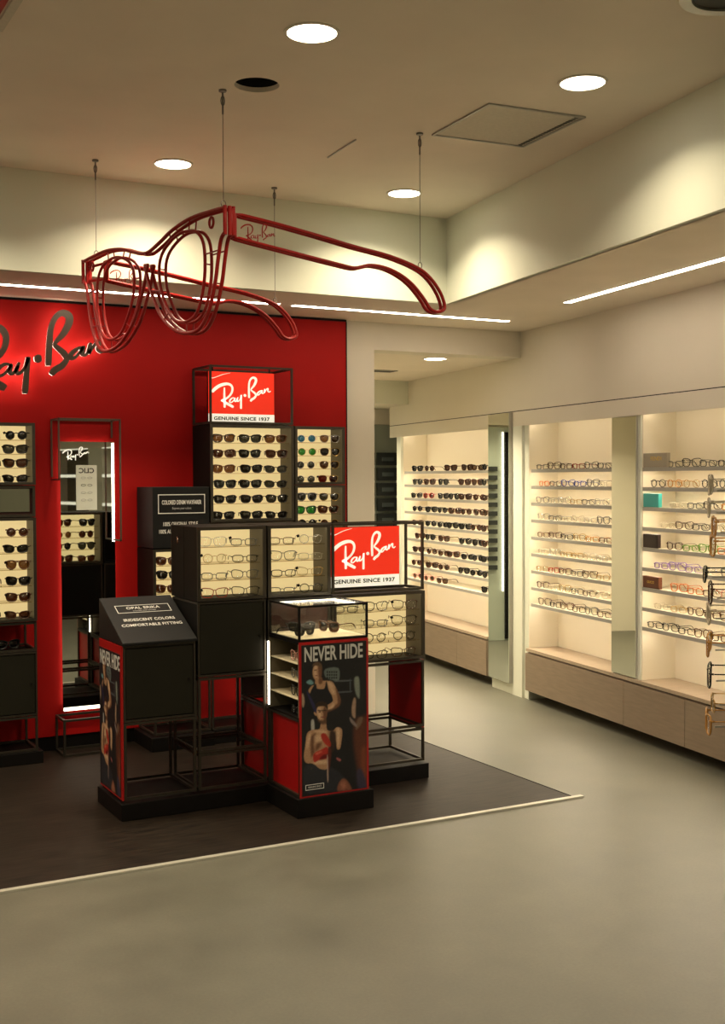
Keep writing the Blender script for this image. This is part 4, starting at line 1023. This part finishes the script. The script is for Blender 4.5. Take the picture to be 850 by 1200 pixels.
# ================================================================== HANGING RED GLASSES
Au = Vector((1.865, 4.645, 0)); uu = Vector((-.123, .9924, 0)); vv = Vector((.9924, .123, 0))
def G(u, v, z): return Au + uu * u + vv * v + Vector((0, 0, z))
t = thing('hanging_glasses_sculpture', 'giant red tube-framed glasses hanging from the ceiling', 'sculpture', tuple(G(.7, .4, 2.3)))
RT = .0085
halfo_top = [(-.012, 2.765), (.095, 2.772), (.284, 2.776), (.46, 2.756), (.592, 2.722), (.690, 2.699), (.755, 2.694)]
halfo_bot = [(.755, 2.640), (.742, 2.610), (.691, 2.514), (.598, 2.396), (.468, 2.317), (.342, 2.285), (.22, 2.291), (.137, 2.354), (.077, 2.467), (.050, 2.560), (.022, 2.640), (-.012, 2.665)]
ap = [(.325, 2.726), (.235, 2.706), (.175, 2.645), (.165, 2.535), (.190, 2.439), (.243, 2.362), (.335, 2.335), (.442, 2.352), (.520, 2.412), (.590, 2.513), (.603, 2.610), (.570, 2.668), (.487, 2.708), (.400, 2.727)]
outer2 = [(.325, 2.742), (.215, 2.726), (.145, 2.655), (.130, 2.535), (.155, 2.425), (.215, 2.338), (.335, 2.305), (.455, 2.322), (.548, 2.395), (.622, 2.505), (.640, 2.612), (.610, 2.680), (.505, 2.726), (.410, 2.743)]
mir = lambda pts: [(1.475 - a - (-.012 + .012), b) for a, b in pts]
CU = .7385
mir = lambda pts: [(2 * CU - a, b) for a, b in pts]
for name, v in (('front_outline', 0), ('front_outline', .032)):
    top = catmull([(a, b, 0) for a, b in halfo_top], False, 5); bot = catmull([(a, b, 0) for a, b in halfo_bot], False, 5)
    half = [(p.x, p.y) for p in top] ; hb = [(p.x, p.y) for p in bot]
    full = half + list(reversed(mir(half)))[1:] + list(reversed(mir(hb))) + hb[1:] if False else None
    T1 = half; T2 = list(reversed([(2 * CU - a, b) for a, b in half]))
    B1 = hb; B2 = list(reversed([(2 * CU - a, b) for a, b in hb]))
    loop = T1[:-1] + T2 + B2[0:-1] + B1
    MB().tube([G(a, v, b) for a, b in loop], RT, 8, True).build(name, M['tubered'], t, smooth=True)
for s in (0, 1):
    for pts, v in ((ap, 0), (ap, .032), ):
        q = pts if not s else mir(pts)
        c = catmull([(a, b, 0) for a, b in q], True, 4)
        MB().tube([G(p.x, v, p.y) for p in c], RT * .85, 8, True).build('lens_loop', M['tubered'], t, smooth=True)
    f = (lambda a: 2 * CU - a) if s else (lambda a: a)
    # small rungs joining the loops
    for (a, b, c, d) in ((.175, 2.60, .055, 2.60), (.31, 2.726, .30, 2.775), (.48, 2.71, .50, 2.747), (.335, 2.335, .34, 2.287), (.58, 2.50, .69, 2.515), (.50, 2.40, .56, 2.37), (.20, 2.42, .10, 2.42)):
        for v in (0, .032): MB().tube([G(f(a), v, b), G(f(c), v, d)], .0035, 5).build('rung', M['tubered'], t)
    for (a, b) in ((.165, 2.56), (.243, 2.362), (.442, 2.352), (.60, 2.60), (.40, 2.727), (.077, 2.467), (.468, 2.317), (.46, 2.756), (.137, 2.354)):
        MB().tube([G(f(a), 0, b), G(f(a), .032, b)], .0035, 5).build('rung', M['tubered'], t)
    # end plate, hinge plates, rivet ring
    uc = f(.0)
    for v in (0.0, .022, .040): MB().tube([G(f(-.012), v, 2.775), G(f(-.012), v, 2.655)], .009, 6).build('hinge_plate', M['tubered'], t)
    MB().tube([G(f(.105) + .018 * math.cos(i * PI / 8), 0, 2.725 + .022 * math.sin(i * PI / 8)) for i in range(16)], .006, 6, True).build('rivet_ring', M['tubered'], t, smooth=True)
temple = [(.050, 2.748), (.246, 2.730), (.46, 2.704), (.652, 2.678), (.853, 2.655), (1.009, 2.620), (1.09, 2.578), (1.150, 2.515), (1.176, 2.455), (1.160, 2.432), (1.122, 2.424), (1.085, 2.438), (1.053, 2.476), (.991, 2.533), (.922, 2.573), (.836, 2.599), (.751, 2.604), (.70, 2.592), (.655, 2.583), (.571, 2.590), (.305, 2.620), (.156, 2.637), (.050, 2.650)]
for s, ub in ((0, -.012), (1, 2 * CU - .012 + .0)):
    sg = 1 if s == 0 else -1
    ub = -.006 if s == 0 else 2 * CU - .150
    for off in (0, .030):
        c = catmull([(a, b, 0) for a, b in temple], False, 4)
        MB().tube([G(ub + sg * off, p.x, p.y) for p in c] , RT, 8, True).build('temple_loop', M['tubered'], t, smooth=True)
    for (a, b) in ((.050, 2.748), (.050, 2.650), (.655, 2.583), (.853, 2.655), (1.122, 2.424), (1.176, 2.455), (.922, 2.573), (.46, 2.704)):
        MB().tube([G(ub, a, b), G(ub + sg * .03, a, b)], .0045, 5).build('rung', M['tubered'], t)
    MB().tube([G(ub, .050, 2.748), G(ub, .050, 2.650)], RT, 6).build('hinge_plate', M['tubered'], t)
    # crossbar that ties the temple to the front
    MB().tube([G((-.012 if not s else 2 * CU + .012), .03, 2.74), G(ub, .05, 2.74)], .007, 6).build('rung', M['tubered'], t)
    MB().tube([G((-.012 if not s else 2 * CU + .012), .03, 2.67), G(ub, .05, 2.66)], .007, 6).build('rung', M['tubered'], t)
    k_ = .17 / 700.
    mb = logo(MB(), lambda a, b, d: G(ub - .004 + d, .075 + (a - 70) * k_, 2.735 - (b - 100) * k_ - (a - 70) * k_ * .10), .004, .62)
    mb.build('script_lettering', M['tubered'], t)
for k, ((x, y), zb, lb) in enumerate((((1.865, 4.645), 2.765, 'suspension wire at the near hinge of the red glasses sculpture'), ((1.703, 5.954), 2.765, 'suspension wire at the far end of the red glasses front'),
                    ((2.735, 6.062), 2.612, 'suspension wire over the far arm of the red glasses sculpture'), ((2.907, 4.799), 2.620, 'suspension wire over the near arm of the red glasses sculpture'))):
    w_ = thing('suspension_wire', lb, 'wire', (x, y, zb))
    MB().tube([(x, y, zb + .03), (x, y, HC - .10)], .0016, 5).build('wire', M['wire'], w_)
    MB().tube([(x + .010 * math.cos(i * PI / 5), y, zb + .018 + .014 * math.sin(i * PI / 5)) for i in range(10)], .0022, 5, True).build('hook', M['wire'], w_)
    MB().tube([(x, y, HC - .10), (x, y, HC - .012)], .004, 6).build('turnbuckle', M['wire'], w_)
    MB().tube([(x + .008 * math.cos(i * PI / 5), y, HC - .045 + .02 * math.sin(i * PI / 5)) for i in range(10)], .0022, 5, True).build('hook', M['wire'], w_)
    MB().cyl((x, y, HC - .008), .016, .0075, 16).build('ceiling_cap', M['wire'], w_)

# ================================================================== NEAR RACK AT THE RIGHT EDGE
pole = Vector((2.262, 2.068, 0))
t = thing('eyewear_rack', 'clear-armed eyewear rack just beyond the right edge of the photo', 'rack', tuple(pole))
MB().tube([pole + Vector((0, 0, .02)), pole + Vector((0, 0, 1.72))], .012, 12).build('pole', M['alu'], t)
MB().cyl((pole.x, pole.y, .001), .17, .02, 32).build('base', M['alu'], t)
hz = [(2.1202, 2.1507, 1.6252, 'clear', 'wayfarer'), (2.1174, 2.1504, 1.5714, 'clear', 'round'), (2.1257, 2.1444, 1.5237, 'amber', 'wayfarer'), (2.1213, 2.1453, 1.4782, 'amber', 'wayfarer'), (2.1057, 2.1517, 1.4161, 'black', 'rect'),
      (2.1157, 2.1445, 1.3643, 'brown', 'wayfarer'), (2.1112, 2.1453, 1.3146, 'clear', 'round'), (2.1099, 2.1435, 1.238, 'amber', 'wayfarer'), (2.1104, 2.1408, 1.1634, 'black', 'wayfarer'), (2.1167, 2.1355, 1.1054, 'gold', 'rect'), (2.1049, 2.1402, 1.0516, 'amber', 'wayfarer')]
for i, (x, y, z, f, sh) in enumerate(hz):
    glasses(sh, f, 'clear', (x, y, z - .022), math.radians(-134 + (i * 37 % 7) - 3), '%s eyeglasses held on the near rack at right edge, %s from top' % (FWORD[f], ORD[i]), 'eyeglasses on the near rack')
    MB().tube([pole + Vector((0, 0, z - .010)), Vector((x, y, z - .010)) + Vector((.8795, -.476, 0)) * .02], .0022, 5).build('arm', M['alu'], t)

# indexes on trims are Blender suffixes only
